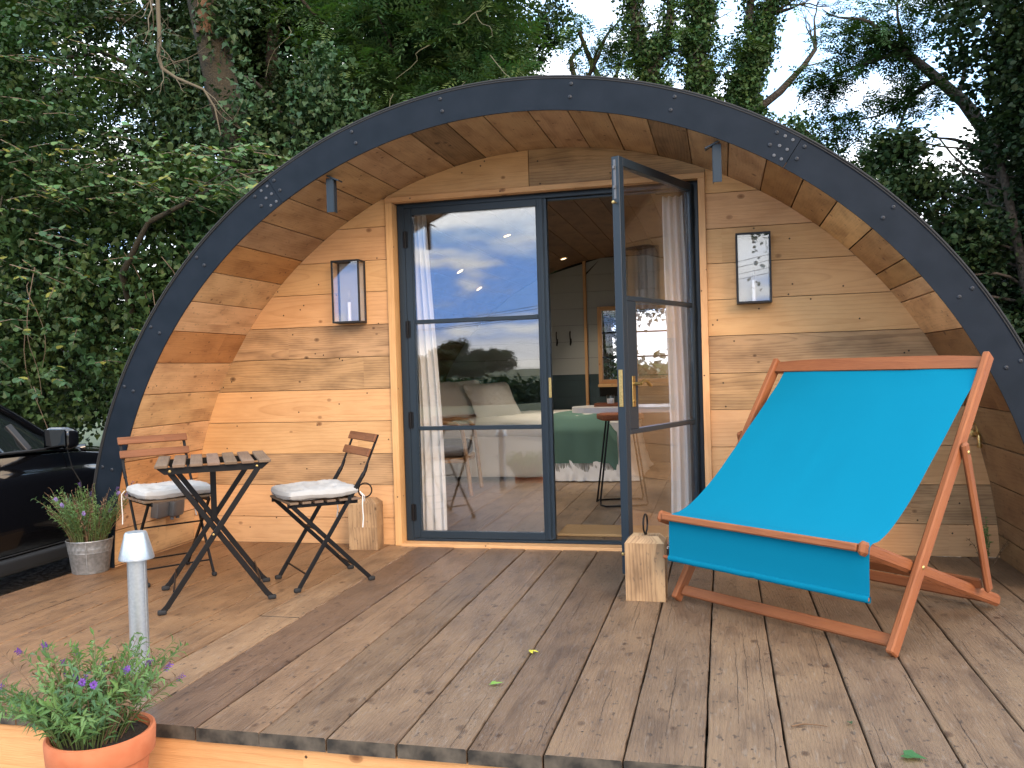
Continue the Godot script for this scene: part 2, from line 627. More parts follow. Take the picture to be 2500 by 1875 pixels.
func materials():
	M.pine = []
	var pl := Color(0.72, 0.435, 0.205)
	var pd := Color(0.48, 0.25, 0.095)
	for i in 4:
		M.pine.append(wood(100 + i, pl, pd, {"w": 1024, "h": 160, "knots": 5 + i, "ring": 0.38, "blot": 0.22, "rings": 55.0, "nails": 8}))
	M.aged = []
	for i in 2:
		M.aged.append(wood(140 + i, Color(0.52, 0.33, 0.165), Color(0.20, 0.115, 0.055), {"w": 1024, "h": 160, "knots": 9, "ring": 0.5, "blot": 0.4, "rings": 85.0, "nails": 12, "bump": 3.0}))
	M.scaffold = []
	for i in 4:
		M.scaffold.append(wood(170 + i, Color(0.80, 0.52, 0.27), Color(0.52, 0.30, 0.145), {"w": 1024, "h": 160, "knots": 4 + i * 2, "ring": 0.35, "blot": 0.5, "grime": 0.3, "grime_col": Color(0.07, 0.045, 0.03), "nails": 6}))
	M.deck = []
	for i in 6:
		M.deck.append(wood(210 + i * 3, Color(0.265, 0.185, 0.12), Color(0.135, 0.09, 0.06), {"w": 1024, "h": 224, "knots": 10, "ring": 0.42, "blot": 0.42, "grime": 0.6, "pale": 0.22, "cracks": 5, "nails": 14, "bump": 4.0, "rings": 80.0}))
	M.post = wood(300, Color(0.45, 0.29, 0.15), Color(0.20, 0.12, 0.06), {"w": 512, "h": 160, "knots": 3, "ring": 0.7, "blot": 0.5, "nails": 0, "grime": 0.4})
	M.red = wood(310, Color(0.28, 0.098, 0.036), Color(0.175, 0.052, 0.02), {"w": 512, "h": 128, "knots": 0, "ring": 0.3, "blot": 0.25, "fibre": 0.35, "nails": 0})
	M.slat = wood(320, Color(0.225, 0.152, 0.10), Color(0.12, 0.077, 0.048), {"w": 512, "h": 128, "knots": 1, "ring": 0.35, "blot": 0.4, "nails": 0})
	M.rim = mottle(31, Color(0.008, 0.0135, 0.021), Color(0.012, 0.018, 0.027), 0.02, 0.5, 0.9, 1.2)
	M.rim.metallic_specular = 0.24
	M.bolt = mk(lin(0.022, 0.026, 0.033), 0.38, 0.0, 0.4)
	M.zinc_bolt = mk(lin(0.10, 0.108, 0.12), 0.45, 0.2)
	M.frame = mk(lin(0.018, 0.029, 0.040), 0.35, 0.0, 0.38)
	M.lamp_frame = mk(lin(0.022, 0.023, 0.025), 0.45, 0.0, 0.35)
	M.glass = mk(Color(1, 1, 1, 0.0), 0.0)
	M.glass.transparency = BaseMaterial3D.TRANSPARENCY_ALPHA
	M.brass = mottle(41, Color(0.38, 0.25, 0.09), Color(0.62, 0.45, 0.18), 0.03, 0.3, 0.1)
	M.brass.metallic = 0.9
	M.black = mk(lin(0.006, 0.006, 0.0065), 0.42, 0.0, 0.34)
	M.rubber = mk(lin(0.012, 0.012, 0.012), 0.75)
	M.dark = mk(lin(0.015, 0.014, 0.013), 0.9)
	M.cushion = cloth(Color(0.44, 0.43, 0.405), 0.95, 0.1)
	M.canvas = cloth(Color(0.0004, 0.195, 0.31), 0.95, 0.09, 0.16)
	M.canvas.backlight_enabled = true
	M.canvas.backlight = Color(0.25, 0.42, 0.5)
	M.linen = cloth(Color(0.80, 0.78, 0.73), 0.95, 0.12)
	M.sheet_white = cloth(Color(0.82, 0.82, 0.83), 0.9, 0.12)
	M.throw = cloth(Color(0.14, 0.255, 0.215), 1.0, 0.1, 0.3)
	M.fringe = cloth(Color(0.30, 0.30, 0.26), 1.0, 0.1)
	M.curtain = cloth(Color(0.86, 0.86, 0.84), 0.95, 0.12)
	M.curtain.backlight_enabled = true
	M.curtain.backlight = Color(0.5, 0.5, 0.48)
	M.teal_cloth = cloth(Color(0.02, 0.10, 0.115), 0.95, 0.1)
	M.seat_cloth = cloth(Color(0.055, 0.045, 0.04), 0.95, 0.1, 0.35)
	M.green_paint = mk(lin(0.022, 0.045, 0.046), 0.5)
	M.white_paint = mk(lin(0.36, 0.37, 0.34), 0.6)
	M.enamel = mk(lin(0.75, 0.76, 0.76), 0.15, 0.0, 0.6)
	M.galv = mottle(51, Color(0.46, 0.49, 0.51), Color(0.57, 0.60, 0.62), 0.09, 0.36, 0.3, 1.2, 0.25)
	M.galv.metallic = 0.75
	M.pail = mottle(52, Color(0.20, 0.21, 0.21), Color(0.36, 0.37, 0.37), 0.03, 0.55, 0.25, 1.8, 0.8)
	M.pail.metallic = 0.55
	M.terracotta = mottle(53, Color(0.50, 0.135, 0.05), Color(0.60, 0.20, 0.085), 0.02, 0.8, 0.5, 1.3, 0.4)
	M.soil = mottle(54, Color(0.012, 0.009, 0.007), Color(0.05, 0.035, 0.025), 0.08, 1.0, 0.15, 1.6, 4.0)
	M.coir = mottle(55, Color(0.28, 0.17, 0.075), Color(0.42, 0.28, 0.13), 0.2, 1.0, 0.2, 1.2, 3.0)
	M.endgrain = mottle(56, Color(0.022, 0.019, 0.015), Color(0.10, 0.082, 0.06), 0.02, 0.95, 0.45, 1.7, 1.0)
	M.car_paint = mk(lin(0.004, 0.004, 0.005), 0.12, 0.0, 0.5)
	M.car_paint.clearcoat_enabled = true
	M.car_paint.clearcoat = 1.0
	M.car_paint.clearcoat_roughness = 0.03
	M.car_trim = mk(lin(0.018, 0.018, 0.019), 0.55)
	M.car_glass = mk(lin(0.010, 0.013, 0.014), 0.02, 0.0, 0.7)
	M.chrome = mk(lin(0.6, 0.6, 0.62), 0.12, 1.0)
	M.mirror = mk(lin(0.16, 0.17, 0.18), 0.03, 1.0)
	M.tyre = mk(lin(0.012, 0.012, 0.012), 0.85)
	M.plastic = mk(lin(0.09, 0.095, 0.10), 0.5)
	M.rope = cloth(Color(0.75, 0.73, 0.68), 0.95, 0.05)
	M.bark = mottle(61, Color(0.022, 0.017, 0.012), Color(0.075, 0.058, 0.042), 0.05, 0.95, 0.6, 1.6, 5.0)
	M.bark_moss = mottle(62, Color(0.014, 0.012, 0.006), Color(0.055, 0.042, 0.022), 0.06, 0.95, 0.4, 1.6, 5.0)
	M.twig = mk(lin(0.16, 0.115, 0.075), 0.9)
	M.grass = mottle(63, Color(0.025, 0.045, 0.012), Color(0.07, 0.10, 0.03), 0.03, 1.0, 4.0, 1.4, 2.0)
	M.field = mottle(64, Color(0.045, 0.062, 0.02), Color(0.085, 0.095, 0.035), 0.02, 1.0, 30.0, 1.2)
	M.ground = mottle(65, Color(0.14, 0.12, 0.095), Color(0.30, 0.27, 0.22), 0.06, 1.0, 1.3, 1.6, 3.0)
	for q in [["leaf_hazel", 0.5], ["leaf_ivy", 0.32], ["leaf_tree", 0.5], ["leaf_herb", 0.6]]:
		var m := mk(Color.WHITE, q[1] + 0.08, 0.0, 0.3)
		m.vertex_color_use_as_albedo = true
		m.backlight_enabled = true
		m.backlight = Color(0.55, 0.62, 0.25)
		M[q[0]] = m
	M.leaf_ivy.backlight = Color(0.22, 0.28, 0.1)


func board_mat(tx: Array, k: int, rough := 0.6, spread := 0.16, nrm := 0.6) -> StandardMaterial3D:
	var g := rng.randf_range(1.0 - spread, 1.0)
	var c := Color(g, g * rng.randf_range(0.95, 1.0), g * rng.randf_range(0.9, 1.0))
	return wood_mat(tx[k % tx.size()], c.linear_to_srgb(), rough, nrm)


# ---------------------------------------------------------------- the cabin

const CX := 0.65
const CY := -0.048
const R_IN := 2.515
const R_OUT := 2.68
var house: Node3D


func arc(a: float, r: float, z: float) -> Vector3:
	return Vector3(CX + r * cos(deg_to_rad(a)), CY + r * sin(deg_to_rad(a)), z)


func arc_x(y: float, r: float, side: float) -> float:
	return CX + side * sqrt(maxf(0.0, r * r - (y - CY) * (y - CY)))


# a board of the front wall whose outer end is cut to the curve of the roof
func wall_board(y0: float, y1: float, xa: float, side: float, tx: Array, k: int):
	var q := PackedVector2Array()
	var g := 0.0018
	q.append(Vector2(xa, y0 + g))
	q.append(Vector2(xa, y1 - g))
	for i in 7:
		var y := lerpf(y1 - g, y0 + g, i / 6.0)
		q.append(Vector2(arc_x(y, R_IN - 0.001, side), y))
	var mb := Mb.new()
	mb.prism(q, -0.03, rng.randf_range(-0.0015, 0.0015), Vector2(rng.randf(), rng.randf()))
	part(house, "wall_board", mb, board_mat(tx, k, 0.62, 0.14))


func cabin():
	house = thing("timber_cabin", "arched timber cabin with dark steel rim, boarded front and glazed double doors", "cabin")
	var pine: Array = M.pine
	var aged: Array = M.aged
	# front wall, left of the doors
	var ys := [0.0, 0.175, 0.39, 0.595, 0.807, 1.017, 1.226, 1.434, 1.646, 1.849, 2.062, 2.236]
	var kinds := [0, 1, 5, 2, 0, 6, 7, 3, 1, 2, 0]
	for i in ys.size() - 1:
		var k: int = kinds[i]
		wall_board(ys[i], ys[i + 1], -0.372, -1.0, pine if k < 5 else aged, k)
	# right of the doors
	ys = [0.0, 0.182, 0.402, 0.622, 0.842, 1.056, 1.277, 1.49, 1.703, 1.907, 2.115, 2.25]
	kinds = [1, 5, 2, 0, 6, 7, 3, 1, 2, 0, 3]
	for i in ys.size() - 1:
		var k: int = kinds[i]
		wall_board(ys[i], ys[i + 1], 1.631, 1.0, pine if k < 5 else aged, k)
	# over the doors: two boards that meet above the middle, cut to the curve
	for e in [[-0.372, 0.571, 3, 0], [0.575, 1.629, 0, 1]]:
		var q := PackedVector2Array()
		q.append(Vector2(e[0], 2.238))
		q.append(Vector2(e[1], 2.238))
		for i in 9:
			var x := lerpf(e[1], e[0], i / 8.0)
			q.append(Vector2(x, maxf(2.2395, CY + sqrt(maxf(0.0, (R_IN - 0.001) * (R_IN - 0.001) - (x - CX) * (x - CX))))))
		var mb := Mb.new()
		mb.prism(q, -0.03, 0.001, Vector2(rng.randf(), 0.3))
		part(house, "wall_board", mb, board_mat(aged if e[3] == 1 else pine, e[2], 0.62, 0.1))
	for e in [[-1.0, -0.372], [1.0, 1.631]]:   # the narrow pieces beside those
		var q := PackedVector2Array()
		var y1 := CY + sqrt(R_IN * R_IN - (e[1] - CX) * (e[1] - CX)) - 0.002
		if y1 < 2.256: continue
		q.append(Vector2(e[1], 2.25))
		q.append(Vector2(e[1], y1))
		q.append(Vector2(arc_x(2.25, R_IN, e[0]), 2.25))
		var mb := Mb.new()
		mb.prism(q, -0.03, 0.0)
		part(house, "wall_board", mb, board_mat(pine, 1))
	var back := Mb.new()   # building paper behind the boards
	for e in [[-1.0, -0.36], [1.0, 1.62]]:
		var q := PackedVector2Array([Vector2(e[1], 0.0), Vector2(e[1], 2.2)])
		for i in 20:
			var y := lerpf(2.2, 0.0, i / 19.0)
			q.append(Vector2(arc_x(y, R_IN + 0.06, e[0]), y))
		back.prism(q, -0.11, -0.036)
	var hq := PackedVector2Array([Vector2(-0.36, 2.2), Vector2(1.62, 2.2)])
	for i in 15:
		var x := lerpf(1.62, -0.36, i / 14.0)
		hq.append(Vector2(x, CY + sqrt((R_IN + 0.06) * (R_IN + 0.06) - (x - CX) * (x - CX))))
	back.prism(hq, -0.11, -0.0365)
	part(house, "wall_lining", back, M.dark)
	# soffit: boards that run from the wall out to the steel rim
	var an := [-0.5, 4.0, 6.3, 10.8, 15.9, 20.9, 26.0, 31.0, 35.9, 38.0, 40.6, 45.3, 50.1, 54.5, 59.1, 63.8, 68.8, 73.5, 78.2, 83.0, 87.8, 93.3, 98.0, 102.7, 107.3, 111.8, 116.4, 120.8, 125.6, 130.3, 135.2, 140.1, 144.9, 149.9, 154.7, 159.6, 164.4, 169.0, 173.9, 178.8, 181.2]
	for i in an.size() - 1:
		var a0: float = an[i] + 0.045
		var a1: float = an[i + 1] - 0.045
		var lift := rng.randf_range(-0.002, 0.002)
		var c := arc((a0 + a1) * 0.5, R_IN * cos(deg_to_rad((a1 - a0) * 0.5)) + 0.014 + lift, 0.384)
		var across := arc(a1, R_IN, 0) - arc(a0, R_IN, 0)
		var zz := Vector3(0, 0, 1)
		var xx := across.normalized()
		var mb := Mb.new()
		mb.box(Transform3D(Basis(xx, zz.cross(xx), zz), c), Vector3(across.length() - 0.002, 0.028, 0.83), 0.0015, Vector2(rng.randf(), rng.randf()))
		var tx: Array = M.scaffold if rng.randf() < 0.86 or an[i] > 120.0 or an[i] < 56.0 else aged
		var sm := board_mat(tx, rng.randi(), 0.66, 0.2)
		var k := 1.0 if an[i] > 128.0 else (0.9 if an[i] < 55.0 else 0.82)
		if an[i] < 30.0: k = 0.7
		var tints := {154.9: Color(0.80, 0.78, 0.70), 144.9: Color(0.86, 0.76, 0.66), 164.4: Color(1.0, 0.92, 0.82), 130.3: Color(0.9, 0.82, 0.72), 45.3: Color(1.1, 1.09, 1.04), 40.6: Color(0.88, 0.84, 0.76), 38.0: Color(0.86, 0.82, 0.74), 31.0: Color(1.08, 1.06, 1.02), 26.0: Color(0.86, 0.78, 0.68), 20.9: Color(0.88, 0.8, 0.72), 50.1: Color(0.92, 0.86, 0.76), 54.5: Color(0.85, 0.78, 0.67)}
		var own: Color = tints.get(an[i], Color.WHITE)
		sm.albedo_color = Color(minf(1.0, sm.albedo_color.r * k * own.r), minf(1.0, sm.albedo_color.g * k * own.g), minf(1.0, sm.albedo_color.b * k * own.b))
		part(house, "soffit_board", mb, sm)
	# steel rim: three plates that lap at two joints
	for e in [[-1.0, 57.0, 0.8085], [57.06, 121.7, 0.8115], [121.76, 181.0, 0.8085]]:
		var mb := Mb.new()
		var n := int((e[1] - e[0]) / 1.5)
		var z: float = e[2]
		for i in n:
			var a: float = lerpf(e[0], e[1], float(i) / n)
			var b: float = lerpf(e[0], e[1], float(i + 1) / n)
			var ri := R_IN - 0.004
			mb.quad(arc(a, ri, z), arc(b, ri, z), arc(b, R_OUT, z), arc(a, R_OUT, z), Vector3.BACK)
			var m := arc((a + b) * 0.5, 1.0, 0) - Vector3(CX, CY, 0)
			mb.quad(arc(a, ri, z), arc(b, ri, z), arc(b, ri, 0.7995), arc(a, ri, 0.7995), -m)
			mb.quad(arc(a, R_OUT, z), arc(b, R_OUT, z), arc(b, R_OUT, 0.77), arc(a, R_OUT, 0.77), m)
		for a in [e[0], e[1]]:
			var tang := Vector3(-sin(deg_to_rad(a)), cos(deg_to_rad(a)), 0) * (1.0 if a == e[1] else -1.0)
			mb.quad(arc(a, R_IN, z), arc(a, R_OUT, z), arc(a, R_OUT, 0.79), arc(a, R_IN, 0.79), tang)
		part(house, "rim_plate", mb, M.rim)
	var lip := Mb.new()   # the bead along the outer edge
	for s in 2:
		var path := []
		for i in 92: path.append(arc(-1.0 + i * 2.0, R_OUT + 0.004 - s * 0.011, 0.808 + s * 0.003))
		lip.tube(path, 0.006 - s * 0.002, 6)
	part(house, "edge_bead", lip, M.rubber)
	# bolts
	var pairs := [176.2, 165.7, 154.7, 146.1, 135.2, 124.3, 121.1, 109.6, 98.1, 82.7, 71.1, 59.55, 56.3, 45.3, 34.0, 25.4, 14.6, 4.0]
	var bm := Mb.new()
	bm.lathe([Vector2(0.0105, 0.0), Vector2(0.0105, 0.002), Vector2(0.0085, 0.0045), Vector2(0.004, 0.0055), Vector2(0.0035, 0.003), Vector2(0.0, 0.003)], 12, at(Vector3.ZERO, Basis(Vector3.RIGHT, PI / 2)))
	var bolt := bm.mesh(M.bolt)
	bm = Mb.new()
	bm.lathe([Vector2(0.0085, 0.0), Vector2(0.0085, 0.0015), Vector2(0.0065, 0.004), Vector2(0.0035, 0.0045), Vector2(0.003, 0.002), Vector2(0.0, 0.002)], 12, at(Vector3.ZERO, Basis(Vector3.RIGHT, PI / 2)))
	var zb := bm.mesh(M.zinc_bolt)
	for a in pairs:
		for r in [2.644, 2.577]:
			part_mesh(house, "rim_bolt", bolt, at(arc(a, r, 0.8115 if a > 57.0 and a < 121.7 else 0.8085)))
	for e in [[123.2, 2.645], [122.25, 2.644], [123.2, 2.593], [122.3, 2.592], [123.2, 2.541], [122.3, 2.539], [58.6, 2.645], [57.7, 2.645], [58.6, 2.593], [57.7, 2.593], [58.6, 2.541], [57.7, 2.541]]:
		part_mesh(house, "joint_bolt", zb, at(arc(e[0], e[1], 0.8115 if e[0] < 121.7 else 0.8085)))
	# roof skin
	var roof := Mb.new()
	for i in 91:
		var a := -1.0 + i * 2.0
		var m := arc(a + 1.0, 1.0, 0) - Vector3(CX, CY, 0)
		roof.quad(arc(a, R_OUT - 0.002, 0.79), arc(a + 2.0, R_OUT - 0.002, 0.79), arc(a + 2.0, R_OUT - 0.002, -5.2), arc(a, R_OUT - 0.002, -5.2), m)
		roof.quad(arc(a, R_OUT - 0.06, 0.78), arc(a + 2.0, R_OUT - 0.06, 0.78), arc(a + 2.0, R_OUT - 0.06, -5.2), arc(a, R_OUT - 0.06, -5.2), -m)
	part(house, "roof_skin", roof, M.rim)
	# brackets under the rim
	for e in [[-0.405, -0.03], [1.705, 0.03]]:
		var mb := Mb.new()
		var top := CY + sqrt(R_IN * R_IN - (e[0] - CX) * (e[0] - CX))
		mb.box(at(Vector3(e[0], top - 0.115, 0.755)), Vector3(0.042, 0.19, 0.004), 0.001)
		mb.box(at(Vector3(e[0] - e[1] * 0.75, top - 0.115, 0.735)), Vector3(0.004, 0.19, 0.04), 0.001)
		mb.box(at(Vector3(e[0], top - 0.012, 0.74), Basis(Vector3.BACK, e[1] * 14.0)), Vector3(0.13, 0.008, 0.05), 0.001)
		part(house, "rim_bracket", mb, M.frame)
	doors()


func doors():
	# timber surround
	for e in [[Vector3(-0.350, 1.119, -0.03), Vector3(0.045, 2.238, 0.11)], [Vector3(1.610, 1.103, -0.03), Vector3(0.040, 2.206, 0.11)], [Vector3(0.6285, 2.2222, -0.0295), Vector3(2.003, 0.0325, 0.113)]]:
		var mb := Mb.new()
		var p: Vector3 = e[0]
		if p.x < 0.0:
			p.y -= 0.0165
			e[1] = e[1] - Vector3(0, 0.033, 0)
		mb.box(at(p), e[1], 0.002, Vector2(rng.randf(), 0.2))
		part(house, "door_surround", mb, board_mat(M.pine, rng.randi(), 0.6, 0.08))
	var sl := Mb.new()
	sl.box(at(Vector3(0.63, 0.004, -0.025)), Vector3(1.92, 0.026, 0.13), 0.003)
	part(house, "door_sill", sl, board_mat(M.pine, 1, 0.6, 0.05))
	# steel frame
	var fr := Mb.new()
	var fz := -0.085
	fr.box(at(Vector3(-0.298, 1.114, fz)), Vector3(0.05, 2.19, 0.06), 0.003)
	fr.box(at(Vector3(1.563, 1.114, fz)), Vector3(0.05, 2.19, 0.06), 0.003)
	fr.box(at(Vector3(0.6325, 2.192, fz)), Vector3(1.8105, 0.034, 0.06), 0.003)
	fr.box(at(Vector3(0.6325, 0.026, fz)), Vector3(1.8105, 0.018, 0.06), 0.003)
	fr.box(at(Vector3(1.10, 2.168, -0.10)), Vector3(0.87, 0.014, 0.03), 0.002)
	fr.box(at(Vector3(1.532, 1.10, -0.10)), Vector3(0.012, 2.12, 0.03), 0.002)
	part(house, "door_frame", fr, M.frame)
	# the closed leaf
	var leaf := Node3D.new()
	leaf.name = "door_leaf"
	house.add_child(leaf)
	leaf.position = Vector3(-0.272, 0.038, -0.075)
	leaf_parts(leaf, 0.92, false)
	var ast := Mb.new()
	ast.box(at(Vector3(0.923, 1.07, -0.004)), Vector3(0.03, 2.13, 0.045), 0.002)
	ast.box(at(Vector3(0.902, 1.07, 0.026)), Vector3(0.022, 2.13, 0.006), 0.001)
	part(leaf, "meeting_bar", ast, M.frame)
	var kp := Mb.new()
	kp.box(at(Vector3(0.931, 0.957, 0.0235)), Vector3(0.018, 0.125, 0.004), 0.001)
	part(leaf, "keep_plate", kp, M.brass)
	for y in [1.975, 1.395, 0.805, 0.205]:
		hinge(leaf, Vector3(0.004, y - 0.038, 0.024))
	# the open leaf, swung out on its right-hand hinges
	var open := Node3D.new()
	open.name = "open_door_leaf"
	house.add_child(open)
	var d := Vector3(1.193 - 1.545, 0, 0.83 + 0.05).normalized()
	open.transform = Transform3D(Basis(d, Vector3.UP, d.cross(Vector3.UP)), Vector3(1.545, 0.048, -0.05))
	leaf_parts(open, 0.93, true)
	for y in [1.99, 1.40, 0.82, 0.22]:
		hinge(house, Vector3(1.552, y, -0.050))


func leaf_parts(leaf: Node3D, w: float, lock: bool):
	var h := 2.137
	var st := 0.045
	var y1 := 0.712 if not lock else 0.727
	var y2 := 1.402 if not lock else 1.417
	var mb := Mb.new()
	var dz := 0.044
	mb.box(at(Vector3(st / 2, h / 2, 0)), Vector3(st, h, dz), 0.002)
	mb.box(at(Vector3(w - st / 2, h / 2, 0)), Vector3(st, h, dz), 0.002)
	mb.box(at(Vector3(w / 2, h - st / 2, 0)), Vector3(w - 2 * st, st, dz - 0.002), 0.002)
	mb.box(at(Vector3(w / 2, st / 2, 0)), Vector3(w - 2 * st, st, dz - 0.002), 0.002)
	# stepped glazing beads on both faces
	for s in [-1.0, 1.0]:
		mb.box(at(Vector3(st + 0.004, h / 2, s * 0.014)), Vector3(0.0085, h - 2 * st, 0.009), 0.001)
		mb.box(at(Vector3(w - st - 0.004, h / 2, s * 0.014)), Vector3(0.0085, h - 2 * st, 0.009), 0.001)
	part(leaf, "leaf_frame", mb, M.frame)
	for y in [y1, y2]:
		var b := Mb.new()
		b.box(at(Vector3(w / 2, y, 0)), Vector3(w - 2 * st - 0.018, 0.026, dz - 0.006), 0.003)
		part(leaf, "glazing_bar", b, M.frame)
	var x1 := w - st - 0.009
	var spans := [[st, y1 - 0.013], [y1 + 0.013, y2 - 0.013], [y2 + 0.013, h - st]]
	for k in 3:
		var xr := x1
		if lock and k == 1: xr = x1 - 0.10
		var g := Mb.new()
		for z in ([-0.008, 0.008] if lock else [-0.010, 0.0, 0.010]):
			g.box(at(Vector3((st + 0.009 + xr) / 2, (spans[k][0] + spans[k][1]) / 2, z)), Vector3(xr - st - 0.0095, spans[k][1] - spans[k][0] - 0.001, 0.004), 0.0003)
		part(leaf, "pane", g, M.glass)
	if lock:
		var lb := Mb.new()
		lb.box(at(Vector3(x1 - 0.05, (y1 + y2) / 2, 0)), Vector3(0.099, y2 - y1 - 0.027, 0.036), 0.002)
		part(leaf, "lock_panel", lb, M.frame)
		var hb := Mb.new()
		var hx := x1 - 0.045
		for s in [-1.0, 1.0]:
			hb.box(at(Vector3(hx, 0.935, s * 0.021)), Vector3(0.034, 0.16, 0.005), 0.002)
			hb.tube([Vector3(hx, 0.975, s * 0.02), Vector3(hx, 0.975, s * 0.062)], 0.0095, 10)
			var pth := []
			for i in 8:
				var u := i / 7.0
				pth.append(Vector3(hx - 0.125 * u, 0.975 + 0.014 * sin(u * PI * 1.6), s * (0.062 + 0.006 * sin(u * PI))))
			hb.tube(pth, [0.0095, 0.009, 0.0085, 0.0085, 0.009, 0.0095, 0.009, 0.006], 10)
			hb.lathe([Vector2(0.0, 0.006), Vector2(0.009, 0.005), Vector2(0.0095, 0.0)], 12, at(Vector3(hx, 0.885, s * 0.0235), Basis(Vector3.RIGHT, s * PI / 2)))
		part(leaf, "handle", hb, M.brass)
		var fp := Mb.new()
		fp.box(at(Vector3(w + 0.0015, 0.955, 0.0)), Vector3(0.004, 0.19, 0.022), 0.001)
		part(leaf, "lock_plate", fp, M.brass)
		var eb := Mb.new()
		eb.box(at(Vector3(w + 0.001, 2.02, 0.004)), Vector3(0.003, 0.2, 0.014), 0.001)
		eb.box(at(Vector3(w + 0.008, 2.08, 0.004)), Vector3(0.012, 0.016, 0.01), 0.001)
		eb.box(at(Vector3(w + 0.008, 1.98, 0.004)), Vector3(0.012, 0.016, 0.01), 0.001)
		part(leaf, "edge_bolt", eb, M.zinc_bolt)
		for y in [1.9, 0.11]:
			var kn := Mb.new()
			kn.tube([Vector3(w, y, 0.0), Vector3(w + 0.02, y, 0.0)], 0.004, 8)
			kn.lathe([Vector2(0, -0.008), Vector2(0.008, -0.006), Vector2(0.009, 0.004), Vector2(0, 0.008)], 10, at(Vector3(w + 0.026, y, 0), Basis(Vector3.BACK, PI / 2)))
			part(leaf, "bolt_knob", kn, M.brass)


func hinge(parent: Node3D, p: Vector3):
	var mb := Mb.new()
	mb.box(at(p), Vector3(0.034, 0.105, 0.006), 0.001)
	mb.tube([p + Vector3(0.0, -0.055, 0.006), p + Vector3(0.0, 0.055, 0.006)], 0.0065, 8)
	for i in 4:
		mb.lathe([Vector2(0.0032, 0.0), Vector2(0.002, 0.0012), Vector2(0, 0.0014)], 8, at(p + Vector3(0.011, -0.036 + i * 0.024, 0.0032), Basis(Vector3.RIGHT, PI / 2)))
	part(parent, "hinge", mb, M.black)


# ---------------------------------------------------------------- what stands inside

func rough_cloth(s: int, amp: float, f: float) -> Callable:
	var q := noise(s, f, 3)
	return func(p: Vector3) -> Vector3: return p + Vector3(q.get_noise_3d(p.x, p.y, p.z + 9.0), q.get_noise_3d(p.y, p.z, p.x), q.get_noise_3d(p.z, p.x, p.y + 4.0)) * amp


